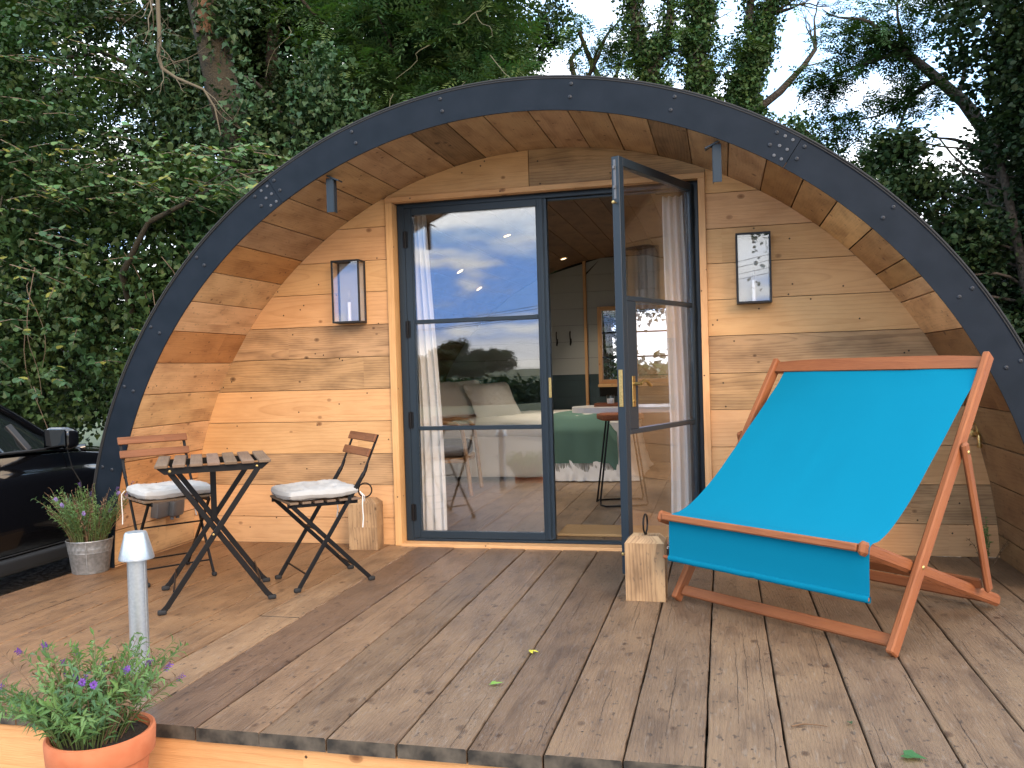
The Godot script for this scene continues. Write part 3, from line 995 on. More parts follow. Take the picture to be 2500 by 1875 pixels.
func inside():
	var zb := -4.6
	# floor
	for k in range(-9, 14):
		var z := -0.1
		while z > zb:
			var l := rng.randf_range(1.6, 3.0)
			var z2 := maxf(z - l, zb)
			if z2 - zb < 0.6: z2 = zb
			var mb := Mb.new()
			mb.box(at(Vector3(-0.2004 + 0.229 * k + 0.1145, 0.0, (z + z2) / 2)), Vector3(0.226, 0.03, z - z2 - 0.003), 0.002, Vector2(rng.randf(), rng.randf()))
			part(house, "floor_board", mb, board_mat(M.deck, rng.randi(), 0.42, 0.35, 0.4))
			z = z2
	# ceiling
	var n := 38
	for i in n:
		var a0 := 181.0 - i * 182.0 / n
		var a1 := 181.0 - (i + 1) * 182.0 / n
		var c := arc((a0 + a1) / 2, 2.43, (zb - 0.12) / 2)
		var xx := (arc(a1, 2.4, 0) - arc(a0, 2.4, 0)).normalized()
		var mb := Mb.new()
		mb.box(Transform3D(Basis(xx, Vector3.BACK.cross(xx), Vector3.BACK), c), Vector3(2.4 * deg_to_rad(182.0 / n) - 0.002, 0.026, absf(zb) - 0.12), 0.0015, Vector2(rng.randf(), rng.randf()))
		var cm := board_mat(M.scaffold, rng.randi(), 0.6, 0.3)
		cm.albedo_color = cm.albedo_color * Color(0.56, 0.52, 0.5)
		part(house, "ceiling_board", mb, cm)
	# inner lining of the front wall
	var il := Mb.new()
	for e in [[-1.0, -0.33], [1.0, 1.592]]:
		var q := PackedVector2Array([Vector2(e[1], 0.015), Vector2(e[1], 2.2)])
		for i in 16:
			var y := lerpf(2.2, 0.015, i / 15.0)
			q.append(Vector2(arc_x(y, 2.41, e[0]), y))
		il.prism(q, -0.125, -0.1115)
	part(house, "wall_lining", il, M.white_paint)
	# back wall boards: white over dark green, round a long window
	var wx0 := 0.33
	var wx1 := 1.50
	var wy0 := 0.92
	var wy1 := 1.80
	var y := 0.015
	var row := 0
	while y < 2.36:
		var hh := 0.19
		if y < 1.03 and y + hh > 1.03: hh = 1.032 - y
		var y1 := minf(y + hh, 2.36)
		var m: Material = M.green_paint if y < 1.03 else M.white_paint
		var l := arc_x(y, 2.42, -1.0)
		var r := arc_x(y, 2.42, 1.0)
		var spans := [[l, 0.178], [0.212, r]]
		if y1 > wy0 + 0.02 and y < wy1 - 0.02: spans = [[l, 0.178], [0.212, wx0], [wx1, r]]
		for s in spans:
			var mb := Mb.new()
			var q := PackedVector2Array()
			for e in [[s[0], y + 0.001], [s[1], y + 0.001], [s[1], y1 - 0.002], [s[0], y1 - 0.002]]:
				var p := Vector2(e[0], e[1])
				if e[1] > y + 0.01: p.x = clampf(p.x, arc_x(p.y, 2.42, -1.0), arc_x(p.y, 2.42, 1.0))
				q.append(p)
			mb.prism(q, zb - 0.02, zb + 0.001 * (row % 2))
			part(house, "back_wall_board", mb, m)
		y = y1
		row += 1
	var bl := Mb.new()
	for q in [PackedVector2Array([Vector2(-1.9, 0), Vector2(wx0 - 0.02, 0), Vector2(wx0 - 0.02, 2.45), Vector2(-1.9, 1.4)]), PackedVector2Array([Vector2(wx1 + 0.02, 0), Vector2(3.2, 0), Vector2(3.1, 1.4), Vector2(wx1 + 0.02, 2.4)]), PackedVector2Array([Vector2(wx0 - 0.02, 0), Vector2(wx1 + 0.02, 0), Vector2(wx1 + 0.02, wy0 - 0.02), Vector2(wx0 - 0.02, wy0 - 0.02)]), PackedVector2Array([Vector2(wx0 - 0.02, wy1 + 0.02), Vector2(wx1 + 0.02, wy1 + 0.02), Vector2(wx1 + 0.02, 2.45), Vector2(wx0 - 0.02, 2.45)])]:
		bl.prism(q, zb - 0.14, zb - 0.024)
	part(house, "back_wall", bl, M.dark)
	var po := Mb.new()
	po.box(at(Vector3(0.195, 1.19, zb + 0.02)), Vector3(0.032, 2.36, 0.06), 0.002)
	part(house, "wall_post", po, board_mat(M.pine, 2))
	# the window in it
	var wn := Node3D.new()
	wn.name = "back_window"
	house.add_child(wn)
	wn.position = Vector3((wx0 + wx1) / 2, (wy0 + wy1) / 2, zb - 0.02)
	var ww := wx1 - wx0
	var wh := wy1 - wy0
	var f := Mb.new()
	for s in [-1.0, 1.0]:
		f.box(at(Vector3(s * (ww / 2 - 0.0225), 0, 0)), Vector3(0.045, wh, 0.09), 0.002)
		f.box(at(Vector3(0, s * (wh / 2 - 0.0225), 0)), Vector3(ww - 0.092, 0.045, 0.088), 0.002)
	part(wn, "window_frame", f, board_mat(M.pine, 3))
	for x in [-0.17, 0.36]:
		var b := Mb.new()
		b.box(at(Vector3(x, 0, 0)), Vector3(0.05, wh - 0.092, 0.05), 0.002)
		part(wn, "mullion", b, board_mat(M.pine, 1))
	for yy in [-0.14, 0.14]:
		var b := Mb.new()
		b.box(at(Vector3(0, yy, 0)), Vector3(ww - 0.092, 0.018, 0.03), 0.002)
		part(wn, "glazing_bar", b, M.frame)
	var g := Mb.new()
	g.box(Transform3D(), Vector3(ww - 0.095, wh - 0.095, 0.005), 0.0004)
	part(wn, "pane", g, M.glass)
	var si := Mb.new()
	si.box(at(Vector3(0.06, -wh / 2 - 0.018, 0.10)), Vector3(ww + 0.1, 0.032, 0.2), 0.004)
	part(wn, "window_sill", si, board_mat(M.pine, 2))
	# bed
	var bed := thing("bed", "low double bed made up in white and grey linen inside the cabin", "bed", Vector3(-0.45, 0.015, -3.78))
	var mb := Mb.new()
	mb.round_box(at(Vector3(0, 0.27, 0)), Vector3(2.5, 0.5, 1.40), 0.03, 14, rough_cloth(3, 0.012, 3.0))
	part(bed, "valance", mb, M.linen)
	mb = Mb.new()
	mb.round_box(at(Vector3(0.06, 0.52, 0.0)), Vector3(2.42, 0.2, 1.5), 0.095, 24, rough_cloth(5, 0.022, 3.6))
	part(bed, "duvet", mb, M.linen)
	mb = Mb.new()   # the sheet that hangs at the foot and flares over the floor
	var rows := []
	var q3 := noise(8, 4.0, 2)
	for i in 14:
		var u := i / 13.0
		var r := []
		for j in 40:
			var s := j / 39.0
			var x := lerpf(0.50, 1.24, minf(s * 1.45, 1.0))
			var z := 0.745 if s < 0.69 else lerpf(0.745, -0.6, (s - 0.69) / 0.31)
			var flare := 0.10 * u * u + 0.03 * u * q3.get_noise_2d(s * 14.0, u * 1.2)
			var k := smoothstep(0.55, 0.75, s)
			r.append(Vector3(x + flare * k * 1.2 + 0.02, 0.56 - 0.55 * u, z + flare * (1.0 - k * 0.6) + 0.01))
		rows.append(r)
	mb.sheet(rows)
	part(bed, "hanging_sheet", mb, M.sheet_white)
	# throw across the foot
	var th := thing("throw_blanket", "grey green wool throw with fringe laid over the foot of the bed", "blanket", Vector3(-0.45, 0.015, -3.78))
	mb = Mb.new()
	rows = []
	for i in 30:
		var u := i / 29.0
		var r := []
		for j in 24:
			var s := j / 23.0
			var x := lerpf(0.52, 1.16, s) + 0.01 * sin(u * 9.0)
			var p := Vector3(x, 0, 0)
			var dst := u * 1.15
			if dst < 0.72: p = Vector3(x, 0.637 + 0.012 * sin(s * 7.0 + u * 4.0) - 0.10 * smoothstep(0.86, 1.0, s), dst - 0.02)
			else:
				var dd := dst - 0.72
				p = Vector3(x, 0.637 - 0.03 * smoothstep(0, 0.1, dd) - dd + 0.0 - 0.10 * smoothstep(0.86, 1.0, s), 0.70 + 0.09 * smoothstep(0.0, 0.12, dd) + 0.008 * sin(s * 16.0) * smoothstep(0.05, 0.3, dd) + 0.02)
			r.append(p)
		rows.append(r)
	mb.sheet(rows, 3.0, 5.0)
	part(th, "blanket", mb, M.throw)
	mb = Mb.new()
	for j in 46:
		var s := j / 45.0
		var e: Vector3 = rows[29][mini(int(s * 23.0), 22)].lerp(rows[29][mini(int(s * 23.0) + 1, 23)], fmod(s * 23.0, 1.0))
		mb.tube([e, e + Vector3(rng.randf_range(-0.006, 0.006), -0.045, 0.006), e + Vector3(rng.randf_range(-0.012, 0.012), -0.085, 0.004)], [0.004, 0.0035, 0.002], 4)
	part(th, "fringe", mb, M.fringe)
	# pillows
	var pl := [[Vector3(-1.03, 0.79, -3.48), Vector3(0.0, -0.75, 0.35), M.linen, "cream pillow standing foremost among the pillows on the bed"], [Vector3(-0.86, 0.80, -3.72), Vector3(0.0, -0.65, 0.4), M.teal_cloth, "dark teal pillow between two cream pillows on the bed"], [Vector3(-0.66, 0.78, -3.58), Vector3(0.0, -0.55, 0.55), M.linen, "cream pillow leaning nearest the foot end, beside the teal pillow"], [Vector3(-1.30, 0.78, -3.85), Vector3(0, -0.4, 0.3), M.linen, "cream pillow lying furthest back at the head of the bed"]]
	for e in pl:
		mb = Mb.new()
		mb.round_box(Transform3D(), Vector3(0.14, 0.44, 0.62), 0.07, 12, func(p: Vector3) -> Vector3:
			var k := (1.0 - pow(absf(p.y) / 0.22, 2.5)) * (1.0 - pow(absf(p.z) / 0.31, 2.5))
			return Vector3(p.x * (0.25 + 1.0 * maxf(k, 0.0)), p.y * (1.0 + 0.1 * absf(p.z) / 0.31), p.z * (1.0 + 0.1 * absf(p.y) / 0.22)))
		var o := part(self, "pillow", mb, e[2])
		o.position = e[0]
		o.rotation = e[1]
		tag(o, e[3], "pillow", "pillows on the bed")
	# armchair
	var ch := thing("armchair", "wooden armchair with bent arms and dark cushion behind the glazed door", "chair", Vector3(-0.80, 0.015, -2.25), 0.1)
	mb = Mb.new()
	mb.round_box(at(Vector3(0, 0.40, 0)), Vector3(0.5, 0.14, 0.5), 0.045, 8)
	part(ch, "seat", mb, M.seat_cloth)
	mb = Mb.new()
	mb.round_box(at(Vector3(-0.31, 0.60, 0), Basis(Vector3.BACK, 0.2)), Vector3(0.09, 0.36, 0.46), 0.04, 8)
	part(ch, "backrest", mb, M.seat_cloth)
	mb = Mb.new()
	mb.box(at(Vector3(0, 0.31, 0)), Vector3(0.52, 0.05, 0.5), 0.005)
	part(ch, "seat_frame", mb, wood_mat(M.post, Color.WHITE))
	for s in [-1.0, 1.0]:
		mb = Mb.new()
		mb.tube([Vector3(-0.3, 0.55, s * 0.27), Vector3(-0.15, 0.625, s * 0.275), Vector3(0.08, 0.65, s * 0.275), Vector3(0.19, 0.635, s * 0.275), Vector3(0.245, 0.58, s * 0.275), Vector3(0.262, 0.48, s * 0.27), Vector3(0.28, 0.30, s * 0.265), Vector3(0.31, 0.0, s * 0.26)], 0.02, 8)
		part(ch, "arm", mb, wood_mat(M.post, Color.WHITE))
		mb = Mb.new()
		mb.tube([Vector3(-0.25, 0.33, s * 0.25), Vector3(-0.36, 0.0, s * 0.26)], 0.019, 8)
		part(ch, "leg", mb, wood_mat(M.post, Color.WHITE))
	# counter and stool
	var co := thing("breakfast_bar", "white round-ended breakfast bar top inside the open door", "counter", Vector3(0.45, 0.735, -2.05))
	var poly := PackedVector2Array()
	for i in 13:
		var a := PI / 2 + PI * i / 12.0
		poly.append(Vector2(0.27 + 0.27 * cos(a), 0.27 * sin(a)))
	poly.append(Vector2(2.2, -0.27))
	poly.append(Vector2(2.2, 0.27))
	mb = Mb.new()
	mb.prism(poly, 0.0, 0.045, Vector2.ZERO, Transform3D(Basis(Vector3.RIGHT, -PI / 2), Vector3.ZERO))
	part(co, "counter_top", mb, M.enamel)
	mb = Mb.new()
	mb.box(at(Vector3(1.9, -0.36, 0)), Vector3(0.5, 0.7, 0.46), 0.01)
	part(co, "cupboard", mb, M.green_paint)
	var stl := thing("bar_stool", "stool with wooden seat on black hairpin wire legs by the breakfast bar", "stool", Vector3(0.90, 0.015, -1.66), 0.3)
	mb = Mb.new()
	mb.round_box(at(Vector3(0, 0.70, 0)), Vector3(0.34, 0.055, 0.30), 0.02, 6)
	part(stl, "seat", mb, wood_mat(M.red, lin(0.9, 0.8, 0.7)))
	for s in [-1.0, 1.0]:
		mb = Mb.new()
		mb.tube([Vector3(s * 0.10, 0.68, 0.06), Vector3(s * 0.185, 0.05, 0.07), Vector3(s * 0.188, 0.012, 0.10), Vector3(s * 0.16, 0.01, 0.17), Vector3(0, 0.01, 0.18)], 0.0075, 8)
		mb.tube([Vector3(s * 0.10, 0.68, -0.06), Vector3(s * 0.185, 0.05, -0.07), Vector3(s * 0.188, 0.012, -0.10), Vector3(s * 0.16, 0.01, -0.17), Vector3(0, 0.01, -0.18)], 0.0075, 8)
		part(stl, "leg", mb, M.black)
	var tr := thing("wooden_tray", "small wooden tray on the white breakfast bar", "tray", Vector3(0.80, 0.7805, -2.05))
	mb = Mb.new()
	mb.box(at(Vector3(0, 0.006, 0)), Vector3(0.3, 0.012, 0.18), 0.002)
	part(tr, "tray_base", mb, wood_mat(M.red, lin(0.7, 0.6, 0.5)))
	mb = Mb.new()
	for s in [-1.0, 1.0]:
		mb.box(at(Vector3(0, 0.019, s * 0.086)), Vector3(0.3, 0.014, 0.008), 0.001)
		mb.box(at(Vector3(s * 0.146, 0.019, 0)), Vector3(0.008, 0.014, 0.163), 0.001)
	part(tr, "tray_rim", mb, wood_mat(M.red, lin(0.7, 0.6, 0.5)))
	var ca := thing("candle_jar", "white candle in a glass jar on the wooden tray", "candle", Vector3(0.78, 0.7935, -2.05))
	mb = Mb.new()
	mb.lathe([Vector2(0.0, 0.0), Vector2(0.034, 0.0), Vector2(0.036, 0.08), Vector2(0.033, 0.08), Vector2(0.031, 0.006), Vector2(0, 0.006)], 20)
	part(ca, "jar", mb, M.glass)
	mb = Mb.new()
	mb.lathe([Vector2(0, 0.007), Vector2(0.030, 0.007), Vector2(0.031, 0.05), Vector2(0, 0.048)], 20)
	part(ca, "wax", mb, M.enamel)
	# glass jar on the sill
	var gj := thing("glass_bowl", "round glass bowl on the window sill inside", "bowl", Vector3(1.18, 0.936, -4.50))
	mb = Mb.new()
	mb.lathe([Vector2(0, 0), Vector2(0.05, 0.0), Vector2(0.085, 0.05), Vector2(0.082, 0.1), Vector2(0.06, 0.14), Vector2(0.057, 0.14), Vector2(0.078, 0.1), Vector2(0.08, 0.05), Vector2(0.047, 0.004), Vector2(0, 0.004)], 24)
	part(gj, "bowl", mb, M.glass)
	# hooks
	for e in [[-0.146, "black coat hook on the white back wall, further from the wall post"], [0.014, "black coat hook on the white back wall, nearer the wall post"]]:
		var hk := thing("coat_hook", e[1], "hook", Vector3(e[0], 1.40, -4.598), 0.0, "coat hooks on the back wall")
		mb = Mb.new()
		mb.box(at(Vector3(0, 0.02, 0.003)), Vector3(0.02, 0.06, 0.005), 0.001)
		mb.tube([Vector3(0, 0.03, 0.005), Vector3(0, 0.045, 0.04), Vector3(0, 0.10, 0.055), Vector3(0, 0.13, 0.04)], 0.006, 6)
		mb.tube([Vector3(0, 0.005, 0.005), Vector3(0, -0.03, 0.02), Vector3(0, -0.025, 0.045), Vector3(0, 0.0, 0.05)], 0.006, 6)
		part(hk, "hook", mb, M.black)
	# door mat
	var ma := thing("door_mat", "coir door mat on the floor just inside the open doorway", "mat", Vector3(1.03, 0.0165, -0.46))
	mb = Mb.new()
	mb.box(at(Vector3(0, 0.009, 0)), Vector3(0.80, 0.018, 0.34), 0.005)
	part(ma, "mat", mb, M.coir)
	# curtains
	for e in [[-0.285, 0.21, 0.0, "white floor-length curtain drawn to the hinge side of the closed glazed door"], [1.395, 0.17, 0.0, "white floor-length curtain hanging behind the open glazed door"]]:
		var cu := thing("curtain", e[3], "curtain", Vector3(e[0], 0.03, -0.24), 0.0, "curtains at the glazed doors")
		rows = []
		for i in 26:
			var u := i / 25.0
			var r := []
			for j in 40:
				var s := j / 39.0
				var wd: float = lerpf(e[1], e[1] * (0.55 if e[0] < 0.0 else 0.8), pow(u, 1.3))
				r.append(Vector3((s - 0.15) * wd + 0.008 * sin(u * 5.0), u * 2.13, 0.028 * sin(s * TAU * 3.5 + u * 0.8) * (0.6 + 0.4 * u)))
			rows.append(r)
		mb = Mb.new()
		mb.sheet(rows)
		part(cu, "curtain_cloth", mb, M.curtain)
		mb = Mb.new()
		mb.tube([Vector3(-0.07, 2.155, 0), Vector3(0.22, 2.155, 0)], 0.009, 8)
		part(cu, "curtain_rail", mb, M.black)
	# ceiling lights
	var glow := mk(Color(1, 0.92, 0.78), 0.5)
	glow.emission_enabled = true
	glow.emission = Color(1, 0.86, 0.62)
	glow.emission_energy_multiplier = 2.2
	var li := [[107.0, -1.95, "a"], [121.0, -2.3, "c"], [124.0, -3.3, "d"], [104.0, -3.98, "e"], [73.0, -1.92, "f"], [70.0, -3.3, "g"]]
	var where := ["recessed ceiling light nearest the top of the closed glazed door", "recessed ceiling light low on the ceiling slope over the armchair", "recessed ceiling light over the pillows on the bed", "recessed ceiling light before the coat hooks, seen through the open doorway", "recessed ceiling light seen through the glass of the open door", "recessed ceiling light deep in the room, over the window end of the bed"]
	for i in li.size():
		var a: float = li[i][0]
		var p := arc(a, 2.4145, li[i][1])
		var dn := (Vector3(CX, CY, p.z) - p).normalized()
		var xx := Vector3.BACK.cross(dn).normalized()
		var o := thing("ceiling_light", where[i], "light", p, 0.0, "recessed ceiling lights")
		o.basis = Basis(xx, dn, xx.cross(dn))
		mb = Mb.new()
		mb.lathe([Vector2(0.032, 0.0), Vector2(0.042, 0.0), Vector2(0.042, 0.004), Vector2(0.032, 0.003)], 20)
		part(o, "light_rim", mb, M.chrome)
		mb = Mb.new()
		mb.lathe([Vector2(0.0, 0.0015), Vector2(0.032, 0.0015)], 20)
		part(o, "lamp_lens", mb, glow)
		var sp := SpotLight3D.new()
		sp.name = "lamp"
		sp.light_color = Color(1, 0.93, 0.84)
		sp.light_energy = 0.6
		sp.light_size = 0.03
		sp.spot_angle = 42.0
		sp.spot_range = 8.0
		sp.spot_attenuation = 2.0
		sp.shadow_enabled = true
		sp.transform = Transform3D(Basis(Vector3.RIGHT, PI / 2), Vector3(0, 0.006, 0))
		o.add_child(sp)


# ---------------------------------------------------------------- deck and ground

func deck_board(dk: Node3D, x0: float, x1: float, z0: float, z1: float, m: Material, grime: bool):
	var w := x1 - x0
	var l := z1 - z0
	var th := 0.044
	var y := -th / 2 + rng.randf_range(-0.0015, 0.0015)
	var x := at(Vector3((x0 + x1) / 2, y, (z0 + z1) / 2), Basis(Vector3.BACK, rng.randf_range(-0.004, 0.004)))
	var off := Vector2(rng.randf(), rng.randf())
	var mb := Mb.new()
	var h := Vector3(w / 2, th / 2, l / 2)
	var e := 0.005
	var q := noise(rng.randi() % 1000, 1.0, 2)
	# the sawn long edges wander a little, and their corners are worn round
	var n := 22
	var rows := []
	var nr := []
	for i in n + 1:
		var z := lerpf(-h.z, h.z, float(i) / n)
		var a := 0.0022 * q.get_noise_2d(z * 4.0, 1.0) + 0.0012 * q.get_noise_2d(z * 20.0, 8.0)
		var b := 0.0022 * q.get_noise_2d(z * 4.0, 5.0) + 0.0012 * q.get_noise_2d(z * 20.0, 12.0)
		rows.append([Vector3(-h.x + a, -h.y, z), Vector3(-h.x + a, h.y - e, z), Vector3(-h.x + e * 0.4 + a, h.y - e * 0.35, z), Vector3(-h.x + e + a, h.y, z), Vector3(h.x - e + b, h.y, z), Vector3(h.x - e * 0.4 + b, h.y - e * 0.35, z), Vector3(h.x + b, h.y - e, z), Vector3(h.x + b, -h.y, z)])
	for i in n:
		for j in 7:
			var p: Vector3 = rows[i][j]
			var p2: Vector3 = rows[i][j + 1]
			var nn := x.basis * (Vector3.BACK.cross(p2 - p)).normalized()
			if j == 3: nn = x.basis * Vector3.UP
			var us := []
			for v in [rows[i][j], rows[i][j + 1], rows[i + 1][j + 1], rows[i + 1][j]]: us.append(Vector2(v.z / 3.0, (v.x + v.y * 0.5) / 0.24) + off)
			mb.quad(x * rows[i][j], x * rows[i][j + 1], x * rows[i + 1][j + 1], x * rows[i + 1][j], nn, us[0], us[1], us[2], us[3])
	var mesh := mb.mesh(m)
	var ends := Mb.new()
	for s in [0, n]:
		var r: Array = rows[s]
		var nn := Vector3(0, 0, -1.0 if s == 0 else 1.0)
		for j in range(1, 7): ends.tri(x * r[0], x * r[j], x * r[j + 1], nn, nn, nn)
	mesh = ends.mesh(M.endgrain if grime else m, mesh)
	part_mesh(dk, "deck_board", mesh)


func deck():
	var dk := Node3D.new()
	dk.name = "deck"
	add_child(dk)
	dk.set_meta("kind", "structure")
	var d := [-0.0176, 0.0056, 0.0058, 0.006, 0.008, -0.0001, -0.0006, 0.0, -0.0007, -0.0036, -0.0016, -0.0026, 0.0013]
	var xs := []
	for k in range(-8, 16):
		xs.append(-0.2004 + 0.229 * k + (d[k] if k >= 0 and k < 13 else rng.randf_range(-0.004, 0.004)))
	# tone of each board from the left edge to the right: warm and fair under the porch side, greyer on the right
	var tone := [[0.85, 0.62, 0.42], [0.9, 0.68, 0.47], [1.0, 0.75, 0.52], [1.02, 0.77, 0.54], [0.98, 0.76, 0.55], [1.02, 0.8, 0.58], [1.0, 0.8, 0.6], [1.12, 0.98, 0.82], [0.72, 0.58, 0.5], [1.06, 0.88, 0.72], [0.80, 0.70, 0.60], [0.98, 0.86, 0.74], [0.88, 0.79, 0.70], [0.74, 0.64, 0.56], [0.95, 0.82, 0.69], [0.86, 0.76, 0.66], [1.0, 0.88, 0.74], [0.96, 0.84, 0.70], [0.82, 0.74, 0.66], [0.88, 0.78, 0.67], [0.92, 0.82, 0.7], [0.85, 0.76, 0.66], [0.8, 0.7, 0.6]]
	for i in xs.size() - 1:
		var t: Array = tone[i]
		if i > 7: t = [t[0] * 0.82, t[1] * 0.87, t[2] * 0.94]
		var gap := 0.003 if i < 8 else 0.006
		var front := 2.80 + rng.randf_range(-0.006, 0.008)
		var cuts := [[0.002, front]]
		if i == 7: cuts = [[0.002, 1.615], [1.619, front]]
		for c in cuts:
			var m := wood_mat(M.deck[(i * 5 + 1) % 6], Color(t[0], t[1], t[2]).linear_to_srgb(), 0.4, 0.8, 0.5)
			deck_board(dk, xs[i] + gap / 2, xs[i + 1] - gap / 2, c[0], c[1], m, i > 3)
	var fb := Mb.new()
	fb.box(at(Vector3(0.7, -0.17, 2.762)), Vector3(5.45, 0.235, 0.036), 0.003, Vector2(0.1, 0.1))
	part(dk, "fascia_board", fb, wood_mat(M.pine[0], Color(1.0, 0.95, 0.9)))
	fb = Mb.new()
	fb.box(at(Vector3(-2.022, -0.165, 1.37)), Vector3(0.03, 0.235, 2.75), 0.003, Vector2(0.4, 0.3))
	part(dk, "fascia_board", fb, wood_mat(M.pine[2], Color(0.8, 0.75, 0.7)))
	var jo := Mb.new()
	for z in [0.1, 0.6, 1.1, 1.6, 2.1, 2.6]: jo.box(at(Vector3(0.7, -0.125, z)), Vector3(5.3, 0.15, 0.045), 0.002)
	part(dk, "joists", jo, M.dark)


func land():
	var mb := Mb.new()
	var q := noise(71, 0.02, 3)
	var rows := []
	var n := 90
	for i in n + 1:
		var r := []
		var fi := -1.0 + 2.0 * i / n
		var z := signf(fi) * (8.0 * absf(fi) + 420.0 * pow(absf(fi), 4.0))
		for j in n + 1:
			var fj := -1.0 + 2.0 * j / n
			var x := signf(fj) * (8.0 * absf(fj) + 420.0 * pow(absf(fj), 4.0))
			var far := maxf(0.0, Vector2(x, z - 1.0).length() - 13.0)
			var y := -0.29
			if z > 6.0: y -= 0.03 * minf(far, 70.0) - 0.01 * maxf(0.0, far - 90.0)
			y += q.get_noise_2d(x, z) * minf(far * 0.03, 1.2)
			r.append(Vector3(x, y, z))
		rows.append(r)
	mb.sheet(rows, 1, 1, true)
	var o := part(self, "ground", mb, M.field)
	o.set_meta("kind", "structure")
	mb = Mb.new()
	rows = []
	for i in 13:
		var r := []
		for j in 17: r.append(Vector3(-9.0 + j * 1.25, -0.28 + 0.004 * sin(i * 3.1 + j * 1.7), -9.0 + i * 2.0))
		rows.append(r)
	mb.sheet(rows, 1, 1, true)
	o = part(self, "gravel_yard", mb, M.ground)
	o.set_meta("kind", "structure")


# ---------------------------------------------------------------- table, chairs, lounger

func furniture():
	# folding slatted table; its own x runs along the seven slats' row
	var tb := thing("bistro_table", "small square folding table with seven wooden slats on crossed black steel legs", "table", Vector3(-0.835, 0.0, 1.317), atan2(0.287, 0.427))
	for i in 7:
		var mb := Mb.new()
		mb.box(at(Vector3(-0.237 + i * 0.079, 0.703, 0.0)), Vector3(0.058, 0.016, 0.54), 0.003, Vector2(rng.randf(), rng.randf()))
		part(tb, "slat", mb, board_mat([M.slat], 0, 0.7, 0.25))
	for s in [-1.0, 1.0]:
		var mb := Mb.new()
		var z: float = s * 0.225
		mb.prism(PackedVector2Array([Vector2(-0.262, 0.6945), Vector2(-0.225, 0.662), Vector2(0.225, 0.662), Vector2(0.262, 0.6945)]), z - 0.011, z + 0.011)
		part(tb, "rail", mb, M.black)
		for k in 2:
			var kx := 1.0 if k == 0 else -1.0
			var zz: float = z + s * (0.030 if k == 0 else 0.016)
			if k == 1: zz = z - s * 0.032
			mb = Mb.new()
			mb.bar(Vector3(kx * 0.205, 0.672, zz), Vector3(-kx * 0.235, 0.03, zz), 0.012, 0.026, Vector3(1, 0.3, 0), 0.002)
			mb.bar(Vector3(-kx * 0.235, 0.032, zz), Vector3(-kx * 0.252, 0.014, zz), 0.014, 0.026, Vector3(1, 0.3, 0), 0.002)
			part(tb, "leg", mb, M.black)
			mb = Mb.new()
			mb.round_box(at(Vector3(-kx * 0.255, 0.012, zz)), Vector3(0.042, 0.024, 0.022), 0.008, 4)
			part(tb, "foot_cap", mb, M.rubber)
	for kx in [-1.0, 1.0]:
		var mb := Mb.new()
		mb.tube([Vector3(kx * 0.20, 0.105, -0.25), Vector3(kx * 0.20, 0.105, 0.25)], 0.005, 6)
		part(tb, "stretcher", mb, M.black)
	var mb := Mb.new()
	mb.bar(Vector3(0.0, 0.69, -0.19), Vector3(0.0, 0.36, -0.19), 0.03, 0.012, Vector3.BACK, 0.002)
	part(tb, "latch_bar", mb, M.black)
	mb = Mb.new()
	for s in [-1.0, 1.0]:
		for x in [-0.20, 0.20]: mb.lathe([Vector2(0, 0.006), Vector2(0.006, 0.005), Vector2(0.008, 0)], 10, at(Vector3(x, 0.677, s * 0.2375), Basis(Vector3.RIGHT, s * PI / 2)))
		mb.lathe([Vector2(0, 0.004), Vector2(0.005, 0.003), Vector2(0.006, 0)], 10, at(Vector3(-0.013, 0.362, s * 0.262), Basis(Vector3.RIGHT, s * PI / 2)))
	part(tb, "rivets", mb, M.brass)

	var ch := chair("folding bistro chair turned towards the table, standing beside the glazed doors", Vector3(-0.424, 0, 0.933), atan2(-0.716, 0.698))
	var c2 := ch.duplicate()
	c2.name = numbered("bistro_chair")
	add_child(c2)
	c2.position = Vector3(-1.383, 0, 0.937)
	c2.rotation.y = atan2(0.79, 0.61)
	tag(c2, "folding bistro chair behind the table, its back to the soffit boards and the galvanised pail", "chair", "bistro chairs at the slatted table")
	cushion("tufted white seat cushion with hanging ties on the chair beside the glazed doors", ch, 3)
	cushion("tufted white seat cushion on the chair behind the slatted table", c2, 8)


